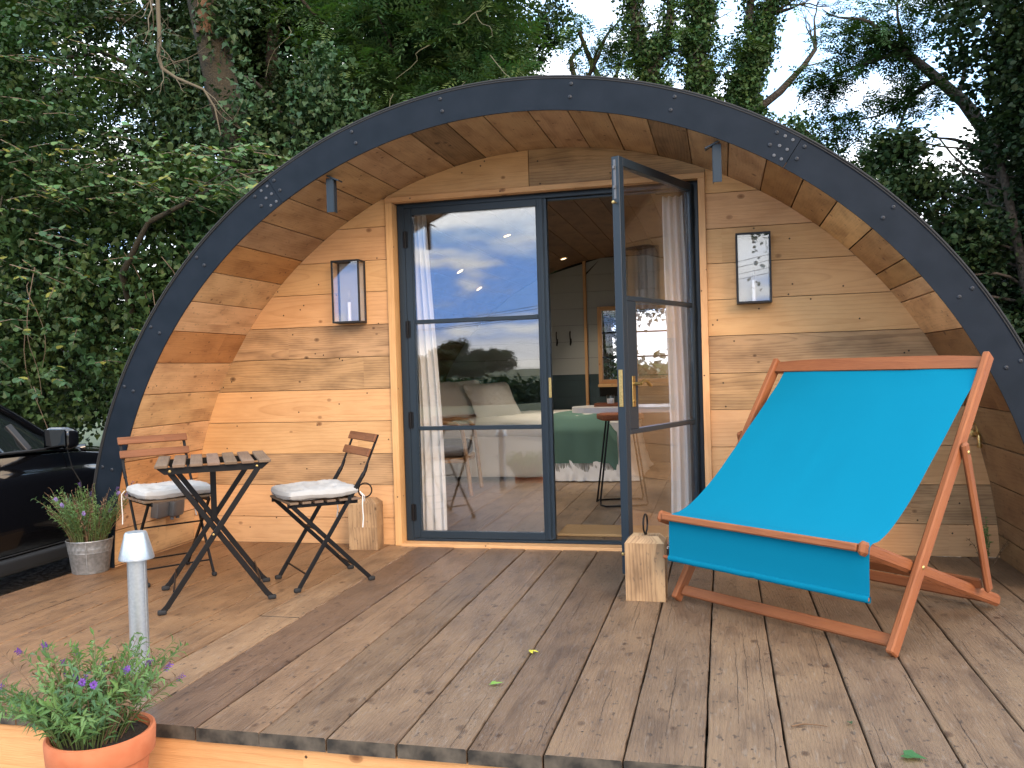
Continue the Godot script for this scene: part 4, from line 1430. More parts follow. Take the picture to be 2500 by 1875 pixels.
# local axes: the sitter faces +z; the feet stand at z = 0.195 and -0.195
func chair(label: String, p: Vector3, turn: float) -> Node3D:
	var ch := thing("bistro_chair", label, "chair", p, turn, "bistro chairs at the slatted table")
	var hw := 0.18
	for s in [-1.0, 1.0]:
		var x: float = s * hw
		var mb := Mb.new()   # back post that runs down to the front foot
		mb.bar(Vector3(x, 0.02, 0.195), Vector3(x, 0.585, -0.175), 0.010, 0.022, Vector3(0, 0.5, 1), 0.002)
		mb.bar(Vector3(x, 0.60, -0.18), Vector3(x, 0.785, -0.262), 0.016, 0.009, Vector3(0, 0.4, 1), 0.002)
		mb.tube([Vector3(x, 0.56, -0.160), Vector3(x, 0.60, -0.184), Vector3(x, 0.63, -0.196)], [0.010, 0.0095, 0.007], 8)
		part(ch, "back_post", mb, M.black)
		mb = Mb.new()
		var xi: float = x - s * 0.016
		mb.bar(Vector3(xi, 0.02, -0.195), Vector3(xi, 0.445, 0.215), 0.010, 0.022, Vector3(0, 0.5, -1), 0.002)
		part(ch, "rear_leg", mb, M.black)
		mb = Mb.new()
		mb.bar(Vector3(xi - s * 0.013, 0.436, -0.145), Vector3(xi - s * 0.013, 0.445, 0.235), 0.008, 0.024, Vector3.UP, 0.002)
		part(ch, "seat_rail", mb, M.black)
		for e in [[x, 0.205], [xi, -0.205]]:
			mb = Mb.new()
			mb.round_box(at(Vector3(e[0], 0.012, e[1])), Vector3(0.024, 0.024, 0.038), 0.009, 4)
			part(ch, "foot_cap", mb, M.rubber)
	var mb := Mb.new()
	mb.tube([Vector3(-hw, 0.085, 0.152), Vector3(hw, 0.085, 0.152)], 0.005, 6)
	part(ch, "stretcher", mb, M.black)
	mb = Mb.new()
	mb.tube([Vector3(-hw + 0.016, 0.085, -0.132), Vector3(hw - 0.016, 0.085, -0.132)], 0.005, 6)
	part(ch, "stretcher", mb, M.black)
	mb = Mb.new()
	mb.tube([Vector3(-hw + 0.016, 0.30, 0.075), Vector3(hw - 0.016, 0.30, 0.075)], 0.005, 6)
	part(ch, "stretcher", mb, M.black)
	for i in 6:
		mb = Mb.new()
		mb.box(at(Vector3(0, 0.4535 + i * 0.0012, -0.12 + i * 0.066)), Vector3(0.385, 0.012, 0.046), 0.002, Vector2(rng.randf(), rng.randf()))
		part(ch, "seat_slat", mb, board_mat([M.slat], 0, 0.65, 0.2))
	for e in [[0.768, -0.243, 0.045], [0.692, -0.207, 0.045]]:
		mb = Mb.new()
		mb.box(at(Vector3(0, e[0], e[1] + 0.004), Basis(Vector3.RIGHT, -0.42)), Vector3(0.392, e[2], 0.013), 0.003, Vector2(rng.randf(), rng.randf()))
		part(ch, "back_slat", mb, wood_mat(M.slat, Color(1.0, 0.78, 0.62)))
	return ch


func cushion(label: String, ch: Node3D, s: int):
	var o := thing("seat_cushion", label, "cushion", ch.position + ch.basis * Vector3(0, 0.465, 0.045), ch.rotation.y, "white cushions on the bistro chairs")
	var tufts := [Vector2(-0.085, -0.085), Vector2(0.085, -0.085), Vector2(-0.085, 0.085), Vector2(0.085, 0.085), Vector2(0, 0)]
	var q := noise(s, 9.0, 3)
	var mb := Mb.new()
	var n := 44
	for side in [1.0, -1.0]:
		var rows := []
		for i in n + 1:
			var r := []
			for j in n + 1:
				var u := -1.0 + 2.0 * i / n
				var w := -1.0 + 2.0 * j / n
				u = signf(u) * pow(absf(u), 0.75)
				w = signf(w) * pow(absf(w), 0.75)
				var edge := sqrt(maxf(0.0, (1.0 - pow(absf(u), 6.0)) * (1.0 - pow(absf(w), 6.0))))
				var rr := 1.0 - 0.05 * u * u * w * w * 2.0
				var p := Vector3(u * 0.205 * rr, 0, w * 0.205 * rr)
				var t := 0.0
				for f in tufts:
					var dd := Vector2(p.x, p.z).distance_to(f)
					t += exp(-dd * dd / 0.0011)
				var wrinkle := 0.010 * q.get_noise_2d(p.x * 1.2, p.z * 1.2) + 0.003 * q.get_noise_2d(p.x * 4.0, p.z * 4.0)
				var hgt := 0.0295 * pow(edge, 0.6) * (1.0 - 0.78 * minf(t, 1.0)) + wrinkle * edge
				p.y = 0.030 + side * hgt + 0.008 * q.get_noise_2d(p.x * 0.5 + 3.0, p.z * 0.5)
				if side < 0.0: p.y = maxf(p.y, 0.001)
				r.append(p)
			rows.append(r)
		mb.sheet(rows, 1, 1, side > 0.0)
	part(o, "pad", mb, M.cushion)
	mb = Mb.new()
	for sx in [-1.0, 1.0]:
		mb.tube([Vector3(sx * 0.19, 0.025, -0.19), Vector3(sx * 0.205, 0.005, -0.20), Vector3(sx * 0.207, -0.05, -0.196), Vector3(sx * 0.203, -0.12, -0.20), Vector3(sx * 0.208, -0.165, -0.193)], 0.0035, 6)
		mb.tube([Vector3(sx * 0.19, 0.025, -0.19), Vector3(sx * 0.20, 0.0, -0.212), Vector3(sx * 0.19, -0.03, -0.215), Vector3(sx * 0.18, -0.01, -0.205)], 0.003, 6)
	part(o, "ties", mb, M.rope)


# the wide sling lounger: x across, z towards its back
func lounger():
	var lo := thing("deck_chair", "wide wooden sling lounger with bright blue canvas and reddish frame", "deck chair", Vector3(1.448, 0, 1.117))
	lo.position = Vector3(2.296, 0, 1.807)
	lo.basis = Basis(Vector3(-0.77567, 0, -0.63114), Vector3.UP, Vector3(0.63114, 0, -0.77567))
	var w := 1.093
	var red := func() -> StandardMaterial3D:
		var g := rng.randf_range(0.85, 1.1)
		return wood_mat(M.red, Color(g, g, g).linear_to_srgb(), 0.55, 0.5, 0.3)
	for x in [0.016, w - 0.016]:
		var mb := Mb.new()
		mb.bar(Vector3(x, 0.012, 0.008), Vector3(x, 1.12, 0.84), 0.03, 0.056, Vector3(0, 0.6, -0.8), 0.006, Vector2(rng.randf(), 0.2))
		part(lo, "back_frame_rail", mb, red.call())
		mb = Mb.new()
		var s := 1.0 if x < 0.5 else -1.0
		var xi: float = x + s * 0.033
		mb.bar(Vector3(xi, 0.43, -0.13), Vector3(xi, 0.032, 0.955), 0.03, 0.054, Vector3(0, 1, 0.37), 0.012, Vector2(rng.randf(), 0.2))
		part(lo, "seat_frame_rail", mb, red.call())
		mb = Mb.new()
		var xo: float = x - s * 0.029
		mb.bar(Vector3(xo, 0.765, 0.545), Vector3(xo, 0.125, 0.735), 0.022, 0.046, Vector3(0, 0.3, 1), 0.009, Vector2(rng.randf(), 0.2))
		part(lo, "prop_rail", mb, red.call())
		mb = Mb.new()
		for e in [Vector3(x - s * 0.0405, 0.725, 0.558), Vector3(x - s * 0.0155, 0.305, 0.228)]:
			mb.lathe([Vector2(0.0, 0.004), Vector2(0.006, 0.003), Vector2(0.009, 0.0)], 12, at(e, Basis(Vector3.BACK, s * PI / 2)))
		part(lo, "pivot_bolt", mb, M.brass)
	var cross := [["top_rail", Vector3(0, 1.085, 0.813), 0.062, 0.022, w - 0.064, Vector3(0, 0.8, 0.6)], ["foot_rail", Vector3(0, 0.052, 0.045), 0.05, 0.022, w - 0.064, Vector3(0, 0.75, 0.66)], ["front_rail", Vector3(0, 0.424, -0.115), 0.03, 0.03, w - 0.13, Vector3(0, 1, 0.2)], ["rear_rail", Vector3(0, 0.055, 0.90), 0.05, 0.02, w - 0.13, Vector3(0, 1, 0.37)], ["prop_cross_rail", Vector3(0, 0.155, 0.72), 0.045, 0.02, w - 0.02, Vector3(0, 1, -0.3)]]
	for c in cross:
		var mb := Mb.new()
		var p: Vector3 = c[1]
		if c[0] == "top_rail":   # its upper edge is arched
			var up: Vector3 = c[5].normalized()
			var fw := Vector3.RIGHT.cross(up)
			var q := PackedVector2Array()
			for i in 17:
				var u := i / 16.0
				q.append(Vector2(0.032 + u * (w - 0.064), 0.026 + 0.014 * (1.0 - pow(absf(2.0 * u - 1.0), 4.0))))
			q.append(Vector2(w - 0.032, -0.032))
			q.append(Vector2(0.032, -0.032))
			mb.prism(q, -0.011, 0.011, Vector2(0.3, 0.3), Transform3D(Basis(Vector3.RIGHT, up, fw), p))
		else:
			var l: float = c[4]
			mb.bar(Vector3(w / 2 - l / 2, p.y, p.z), Vector3(w / 2 + l / 2, p.y, p.z), c[3], c[2], c[5], 0.005, Vector2(rng.randf(), 0.4))
		part(lo, c[0], mb, red.call())
	# canvas: over the top rail, down in a slack curve, behind the front rail and on to a hem round a dowel
	var side := [Vector2(1.045, 0.832), Vector2(1.088, 0.832), Vector2(1.093, 0.822), Vector2(1.075, 0.805), Vector2(1.003, 0.735), Vector2(0.944, 0.665), Vector2(0.872, 0.58), Vector2(0.800, 0.494), Vector2(0.732, 0.412), Vector2(0.667, 0.333), Vector2(0.607, 0.258), Vector2(0.553, 0.185), Vector2(0.503, 0.11), Vector2(0.463, 0.035), Vector2(0.440, -0.03), Vector2(0.436, -0.075), Vector2(0.425, -0.094), Vector2(0.405, -0.099), Vector2(0.38, -0.101), Vector2(0.33, -0.103), Vector2(0.275, -0.104), Vector2(0.246, -0.106)]
	for i in 13:   # the hem loop
		var a := TAU * i / 12.0
		side.append(Vector2(0.236 - 0.013 * cos(a + PI) - 0.0, -0.106 - 0.010 * sin(a)))
	var cv := Curve2D.new()
	var fine := []
	for i in side.size() - 1:
		for k in 4:
			var p0: Vector2 = side[maxi(i - 1, 0)]
			var p3: Vector2 = side[mini(i + 2, side.size() - 1)]
			fine.append(side[i].cubic_interpolate(side[i + 1], p0, p3, k / 4.0))
	fine.append(side[side.size() - 1])
	var q := noise(17, 1.0, 3)
	var rows := []
	for i in fine.size():
		var p: Vector2 = fine[i]
		var r := []
		for j in 41:
			var u := j / 40.0
			var sag := 0.0
			if p.y > -0.06 and p.y < 0.78: sag = 0.008 * sin(PI * u) * sin(PI * clampf((p.y + 0.06) / 0.84, 0, 1))
			var nz := 0.0035 * q.get_noise_2d(u * 3.0 + 5.0, p.y * 2.2 + p.x)
			var crease := 0.0028 * exp(-pow((u - 0.545 - 0.05 * (p.x - 0.6)) / 0.007, 2.0))
			var pull := 0.005 * sin(PI * clampf((p.y + 0.06) / 0.84, 0, 1)) * (2.0 * u - 1.0)
			r.append(Vector3(0.030 + u * (w - 0.115) - pull, p.x - (sag + nz) * 0.7 + crease, p.y + (sag + nz) * 0.7))
		rows.append(r)
	var mb := Mb.new()
	mb.sheet(rows)
	part(lo, "canvas", mb, M.canvas)
	mb = Mb.new()
	mb.tube([Vector3(0.034, 0.237, -0.106), Vector3(w - 0.055, 0.237, -0.106)], 0.0085, 10)
	part(lo, "hem_dowel", mb, red.call())


# ---------------------------------------------------------------- lanterns, blocks, tap, bollard

func fittings():
	for e in [[Vector3(-0.624, 1.445, 0.0), "glass-sided black wall lantern between the bistro chairs and the closed glazed door"], [Vector3(1.892, 1.4545, 0.0), "glass-sided black wall lantern on the wall above the blue lounger"]]:
		var la := thing("wall_lantern", e[1], "lantern", e[0], 0.0, "wall lanterns beside the doors")
		var w := 0.193
		var h := 0.402
		var d := 0.115
		var t := 0.011
		var mb := Mb.new()
		for x in [-w / 2 + t / 2, w / 2 - t / 2]:
			for z in [0.006 + t / 2, d - t / 2]: mb.box(at(Vector3(x, h / 2, z)), Vector3(t, h, t), 0.001)
		for y in [t / 2, h - t / 2]:
			for z in [0.006 + t / 2, d - t / 2]: mb.box(at(Vector3(0, y, z)), Vector3(w - 2 * t, t, t), 0.001)
			for x in [-w / 2 + t / 2, w / 2 - t / 2]: mb.box(at(Vector3(x, y, (d + 0.006) / 2)), Vector3(t, t, d - 0.006 - 2 * t), 0.001)
		mb.box(at(Vector3(0, h - 0.003, (d + 0.006) / 2)), Vector3(w - 2 * t, 0.004, d - 0.03), 0.0005)
		mb.box(at(Vector3(0, 0.003, (d + 0.006) / 2)), Vector3(w - 2 * t, 0.004, d - 0.03), 0.0005)
		part(la, "lantern_frame", mb, M.lamp_frame)
		mb = Mb.new()
		mb.box(at(Vector3(0, h / 2, 0.004)), Vector3(w - 0.004, h - 0.004, 0.005), 0.001)
		part(la, "back_plate", mb, mk(lin(0.35, 0.34, 0.32), 0.5))
		mb = Mb.new()
		mb.box(at(Vector3(0, h / 2, d - t / 2)), Vector3(w - 2 * t, h - 2 * t, 0.003), 0.0003)
		mb.box(at(Vector3(0, h / 2, d - t / 2 - 0.006)), Vector3(w - 2 * t, h - 2 * t, 0.003), 0.0003)
		part(la, "pane", mb, M.glass)
		for x in [-w / 2 + t / 2, w / 2 - t / 2]:
			mb = Mb.new()
			mb.box(at(Vector3(x, h / 2, (d + 0.006) / 2)), Vector3(0.003, h - 2 * t, d - 0.006 - 2 * t), 0.0003)
			part(la, "pane", mb, M.glass)
		mb = Mb.new()
		mb.tube([Vector3(0, 0.008, 0.06), Vector3(0, 0.135, 0.06)], 0.012, 14)
		part(la, "candle_tube", mb, M.enamel)
		mb = Mb.new()
		mb.lathe([Vector2(0.007, 0.135), Vector2(0.016, 0.155), Vector2(0.017, 0.17), Vector2(0.011, 0.195), Vector2(0.003, 0.215), Vector2(0, 0.218)], 14, at(Vector3(0, 0, 0.06)))
		part(la, "bulb", mb, M.glass)
		mb = Mb.new()
		mb.tube([Vector3(-0.004, 0.14, 0.06), Vector3(-0.005, 0.185, 0.06), Vector3(0.0, 0.192, 0.06), Vector3(0.005, 0.185, 0.06), Vector3(0.004, 0.14, 0.06)], 0.0012, 5)
		part(la, "filament", mb, M.zinc_bolt)
	# door stop blocks
	for e in [[Vector3(-0.541, 0, 0.095), 0.10, 0.318, "chamfered timber door stop block with iron ring, standing against the wall by a bistro chair", 0.15], [Vector3(1.327, 0, 1.065), -0.02, 0.305, "chamfered timber door stop block with iron loop, holding the open glazed door", 1.45]]:
		var bk := thing("door_stop_block", e[3], "door stop", e[0], e[1], "timber door stop blocks")
		var h: float = e[2]
		var w := 0.186
		var d := 0.14
		var c := 0.03
		var mb := Mb.new()
		var off := Vector2(rng.randf(), rng.randf())
		var lo := [Vector3(-w / 2, 0, -d / 2), Vector3(w / 2, 0, -d / 2), Vector3(w / 2, 0, d / 2), Vector3(-w / 2, 0, d / 2)]
		for i in 4:
			var a: Vector3 = lo[i]
			var b: Vector3 = lo[(i + 1) % 4]
			var nn := ((a + b) * 0.5).normalized()
			var up := Vector3(0, h - c, 0)
			var l := a.distance_to(b)
			mb.quad(a, b, b + up, a + up, nn, off, off + Vector2(0, l / 0.24), off + Vector2(h / 3.0, l / 0.24), off + Vector2(h / 3.0, 0))
			var ia := Vector3(a.x * (1 - 2 * c / w), h, a.z * (1 - 2 * c / d))
			var ib := Vector3(b.x * (1 - 2 * c / w), h, b.z * (1 - 2 * c / d))
			mb.quad(a + up, b + up, ib, ia, (nn + Vector3.UP).normalized(), off, off + Vector2(0, l / 0.24), off + Vector2(0.02, l / 0.24), off + Vector2(0.02, 0))
		var k := Vector3(1 - 2 * c / w, 0, 1 - 2 * c / d)
		mb.quad(lo[0] * k + Vector3(0, h, 0), lo[1] * k + Vector3(0, h, 0), lo[2] * k + Vector3(0, h, 0), lo[3] * k + Vector3(0, h, 0), Vector3.UP, off, off + Vector2(0, 0.7), off + Vector2(0.05, 0.7), off + Vector2(0.05, 0))
		part(bk, "block", mb, wood_mat(M.post, Color.WHITE, 0.75, 1.0))
		mb = Mb.new()
		var ring := []
		var tw: float = e[4]
		var bs := Basis(Vector3.UP, tw)
		for i in 25:
			var g := -PI / 2 + TAU * i / 24.0
			ring.append(Vector3(0, h + 0.052, 0) + bs * Vector3(0.043 * cos(g), 0.045 * sin(g), 0))
		mb.tube(ring, 0.0045, 8, false)
		mb.tube([Vector3(0, h - 0.002, 0), Vector3(0, h + 0.012, 0)], 0.007, 8)
		part(bk, "ring_handle", mb, M.black)
	# weatherproof socket on the soffit boards
	var so := thing("outdoor_socket", "grey weatherproof socket box low on the curved boards behind a bistro chair", "socket", Vector3(-1.815, 0.285, 0.36))
	so.rotation.z = -0.13
	var mb := Mb.new()
	mb.round_box(at(Vector3(0.0, 0.0, 0.06)), Vector3(0.06, 0.10, 0.12), 0.012, 5)
	part(so, "box", mb, M.plastic)
	mb = Mb.new()
	mb.round_box(at(Vector3(0.02, 0.0, -0.06)), Vector3(0.085, 0.11, 0.12), 0.018, 5)
	part(so, "cover", mb, mk(lin(0.07, 0.075, 0.08), 0.35))
	mb = Mb.new()
	for z in [-0.09, -0.03]:
		mb.tube([Vector3(0.03, -0.05, z), Vector3(0.03, -0.075, z)], 0.013, 10)
	part(so, "gland", mb, M.plastic)
	# brass garden tap
	var tp := thing("garden_tap", "brass garden tap on the wall beside the blue lounger", "tap", Vector3(3.045, 0.69, 0.0))
	mb = Mb.new()
	mb.lathe([Vector2(0, 0.0), Vector2(0.022, 0.0), Vector2(0.022, 0.006), Vector2(0.010, 0.008), Vector2(0.010, 0.05)], 14, at(Vector3.ZERO, Basis(Vector3.RIGHT, PI / 2)))
	mb.tube([Vector3(0, 0, 0.045), Vector3(0, 0, 0.085), Vector3(0.0, -0.012, 0.10), Vector3(0, -0.055, 0.105)], [0.012, 0.012, 0.011, 0.009], 12)
	mb.lathe([Vector2(0.012, 0.0), Vector2(0.014, 0.012), Vector2(0.014, 0.018)], 12, at(Vector3(0, -0.072, 0.105)))
	mb.tube([Vector3(0, 0.0, 0.07), Vector3(0, 0.05, 0.07)], 0.009, 10)
	mb.tube([Vector3(-0.035, 0.055, 0.07), Vector3(0.035, 0.055, 0.07)], 0.006, 8)
	mb.tube([Vector3(0.0, 0.01, 0.06), Vector3(0.06, 0.03, 0.075), Vector3(0.09, 0.04, 0.08)], 0.009, 10)
	mb.lathe([Vector2(0, -0.02), Vector2(0.013, -0.018), Vector2(0.011, 0.0), Vector2(0.015, 0.015), Vector2(0.0, 0.018)], 12, at(Vector3(0.11, 0.048, 0.083), Basis(Vector3.BACK, -1.1)))
	part(tp, "tap_body", mb, M.brass)
	# galvanised bollard
	var bo := thing("bollard", "galvanised pipe bollard with conical cap at the corner of the deck", "bollard", Vector3(-0.353, 0.0, 2.55))
	mb = Mb.new()
	mb.lathe([Vector2(0.033, 0.0), Vector2(0.033, 0.50)], 36)
	part(bo, "pipe", mb, M.galv)
	mb = Mb.new()
	mb.lathe([Vector2(0.0, 0.482), Vector2(0.056, 0.482), Vector2(0.060, 0.478), Vector2(0.060, 0.485), Vector2(0.038, 0.570), Vector2(0.035, 0.574), Vector2(0.0, 0.576)], 40)
	part(bo, "cap", mb, M.galv)
	mb = Mb.new()
	mb.box(at(Vector3(0.033, 0.25, 0.0), Basis(Vector3.UP, 0.0)), Vector3(0.003, 0.5, 0.006), 0.001)
	part(bo, "seam", mb, M.galv)


# ---------------------------------------------------------------- pots and car

func blade(mb: Mb, p: Vector3, dir: Vector3, up: Vector3, l: float, w: float, droop := 0.2, fold := 0.25):
	# a narrow leaf of six faces, folded along its rib
	var s := dir.cross(up)
	if s.length() < 0.01: s = dir.cross(Vector3.RIGHT)
	s = s.normalized()
	var nn := s.cross(dir).normalized()
	var r0 := p
	var r1 := p + dir * l * 0.45 + nn * l * 0.06
	var r2 := p + dir * l - nn * l * droop
	var ea := r1 + s * w * 0.5 + nn * w * fold
	var eb := r1 - s * w * 0.5 + nn * w * fold
	var n1 := (nn - s * fold * 1.2).normalized()
	var n2 := (nn + s * fold * 1.2).normalized()
	mb.tri(r0, r1, ea, n1, n1, n1)
	mb.tri(r1, r2, ea, n1, n1, n1)
	mb.tri(r0, eb, r1, n2, n2, n2)
	mb.tri(r1, eb, r2, n2, n2, n2)


func solid(c: Color, rough := 0.6, back := Color(0.4, 0.5, 0.2)) -> StandardMaterial3D:
	var m := mk(c, rough, 0.0, 0.4)
	m.backlight_enabled = true
	m.backlight = back
	return m


func herb(o: Node3D, r: RandomNumberGenerator, n: int, rad: float, tall: float, lw: float, ll: float, spread: float, dry: float, flowers: int, fcol: Color):
	var greens := [Mb.new(), Mb.new(), Mb.new()]
	var dead := Mb.new()
	var stems := Mb.new()
	var tips := []
	for i in n:
		var g := r.randf() * TAU
		var q := sqrt(r.randf()) * rad
		var p := Vector3(cos(g) * q, 0, sin(g) * q)
		var out := Vector3(cos(g), 0, sin(g)) * (q / rad) * spread + Vector3(r.randf_range(-0.25, 0.25), 0, r.randf_range(-0.25, 0.25))
		var h := tall * r.randf_range(0.55, 1.05)
		var isdead := r.randf() < dry
		var path := []
		var m := 6
		for k in m + 1:
			var u := k / float(m)
			path.append(p + Vector3(0, h * u * (1.0 - 0.18 * u * out.length()), 0) + out * h * (0.35 * u + 0.65 * u * u) * 0.8 + Vector3(sin(u * 5.0 + g) * 0.006, 0, cos(u * 4.0 + g) * 0.006))
		(dead if isdead else stems).tube(path, [0.0022, 0.002, 0.0019, 0.0017, 0.0015, 0.0012, 0.0008], 5, false)
		var lv := int(r.randf_range(14, 24)) if not isdead else 7
		var mb: Mb = dead if isdead else greens[r.randi() % 3]
		for k in lv:
			var u := 0.12 + 0.88 * pow((k + r.randf()) / lv, 0.8)
			var f := u * m
			var a: Vector3 = path[int(minf(f, m - 0.001))]
			var b: Vector3 = path[int(minf(f, m - 0.001)) + 1]
			var q2: Vector3 = a.lerp(b, fmod(minf(f, m - 0.001), 1.0))
			var ax := (b - a).normalized()
			var sd := ax.cross(Vector3(r.randf_range(-1, 1), r.randf_range(-1, 1), r.randf_range(-1, 1))).normalized()
			var dir := (ax * r.randf_range(0.35, 1.1) + sd).normalized()
			blade(mb, q2, dir, ax, ll * r.randf_range(0.6, 1.2) * (1.0 - 0.4 * u), lw * r.randf_range(0.7, 1.2), r.randf_range(0.0, 0.35))
		if not isdead: tips.append([path[m], (path[m] - path[m - 1]).normalized()])
	var gc := [lin(0.075, 0.155, 0.045), lin(0.11, 0.19, 0.06), lin(0.055, 0.12, 0.05)]
	for k in 3: if greens[k].v.size(): part(o, "leaves", greens[k], solid(gc[k]), "", "stuff")
	part(o, "stems", stems, solid(lin(0.10, 0.13, 0.045)), "", "stuff")
	if dead.v.size(): part(o, "dry_stems", dead, solid(lin(0.16, 0.10, 0.055), 0.8, Color(0.2, 0.15, 0.08)), "", "stuff")
	var fm := solid(fcol, 0.7, Color(0.25, 0.15, 0.4))
	for i in mini(flowers, tips.size()):
		var e: Array = tips[(i * 7) % tips.size()]
		var fb := Mb.new()
		var top: Vector3 = e[0]
		var ax: Vector3 = e[1]
		var l := r.randf_range(0.018, 0.03)
		for k in 22:
			var g := k * 2.4
			var s := ax.cross(Vector3.RIGHT if absf(ax.x) < 0.8 else Vector3.UP).normalized()
			var d := s * cos(g) + s.cross(ax) * sin(g)
			var y := l * k / 22.0
			blade(fb, top + ax * (y - l * 0.3) + d * 0.003, (d + ax * 0.5).normalized(), ax, r.randf_range(0.006, 0.0105), r.randf_range(0.005, 0.008), 0.1, 0.1)
		part(o, "flower_head", fb, fm)


func pots():
	var r := RandomNumberGenerator.new()
	r.seed = 5
	# terracotta pot in front of the deck corner
	var o := thing("terracotta_pot", "terracotta pot of purple-flowered wallflower at the front corner of the deck", "plant pot", Vector3(-0.176, -0.262, 2.972))
	var mb := Mb.new()
	mb.lathe([Vector2(0.0000, 0.0000), Vector2(0.1006, 0.0000), Vector2(0.1058, 0.0051), Vector2(0.1378, 0.2278), Vector2(0.1483, 0.2312), Vector2(0.1535, 0.2380), Vector2(0.1572, 0.2975), Vector2(0.1550, 0.3077), Vector2(0.1490, 0.3111), Vector2(0.1401, 0.3077), Vector2(0.1371, 0.2975), Vector2(0.1341, 0.2635)], 56)
	part(o, "pot", mb, M.terracotta)
	mb = Mb.new()
	var rows := []
	var q := noise(3, 14.0, 3)
	for i in 14:
		var rr := []
		for j in 33:
			var g := TAU * j / 32.0
			var rad := 0.136 * i / 13.0
			rr.append(Vector3(cos(g) * rad, 0.285 + 0.012 * q.get_noise_2d(cos(g) * rad, sin(g) * rad) * (1.0 if i < 13 else 0.0) + 0.012 * (1.0 - i / 13.0), sin(g) * rad))
		rows.append(rr)
	mb.sheet(rows, 1, 1)
	part(o, "soil", mb, M.soil)
	var pl := Node3D.new()
	pl.name = "plant"
	o.add_child(pl)
	pl.position = Vector3(-0.030, 0.285, 0.012)
	herb(pl, r, 165, 0.108, 0.285, 0.0092, 0.06, 1.0, 0.27, 22, lin(0.15, 0.055, 0.27))
	# pail of lavender at the left end of the rim
	o = thing("lavender_pail", "galvanised pail of lavender at the deck edge beside the cabin's steel rim", "plant pot", Vector3(-1.94, 0.0, 0.905))
	mb = Mb.new()
	mb.lathe([Vector2(0.0000, 0.0000), Vector2(0.0980, 0.0000), Vector2(0.1003, 0.0060), Vector2(0.1153, 0.1180), Vector2(0.1177, 0.1210), Vector2(0.1169, 0.1270), Vector2(0.1193, 0.1310), Vector2(0.1185, 0.1370), Vector2(0.1209, 0.1410), Vector2(0.1201, 0.1470), Vector2(0.1264, 0.1860), Vector2(0.1296, 0.1900), Vector2(0.1280, 0.1950), Vector2(0.1232, 0.1910), Vector2(0.1185, 0.1500)], 48)
	part(o, "pail", mb, M.pail)
	mb = Mb.new()
	mb.bar(Vector3(0.050, 0.0, 0.087), Vector3(0.0655, 0.185, 0.1115), 0.008, 0.0025, Vector3(0.5, 0, 0.86), 0.001)
	part(o, "seam", mb, M.pail)
	mb = Mb.new()
	mb.lathe([Vector2(0.119, 0.168), Vector2(0.06, 0.176), Vector2(0.0, 0.178)], 24)
	part(o, "soil", mb, M.soil)
	pl = Node3D.new()
	pl.name = "plant"
	o.add_child(pl)
	pl.position = Vector3(0.0, 0.172, 0.0)
	herb(pl, r, 200, 0.105, 0.34, 0.006, 0.04, 0.68, 0.24, 16, lin(0.24, 0.16, 0.36))
	# stray weed in the corner by the tap
	o = thing("corner_weed", "small trailing weed growing up in the corner of the deck beneath the garden tap", "weed", Vector3(3.06, 0.0, 0.16))
	herb(o, r, 8, 0.03, 0.26, 0.014, 0.03, 0.9, 0.3, 0, Color.WHITE)


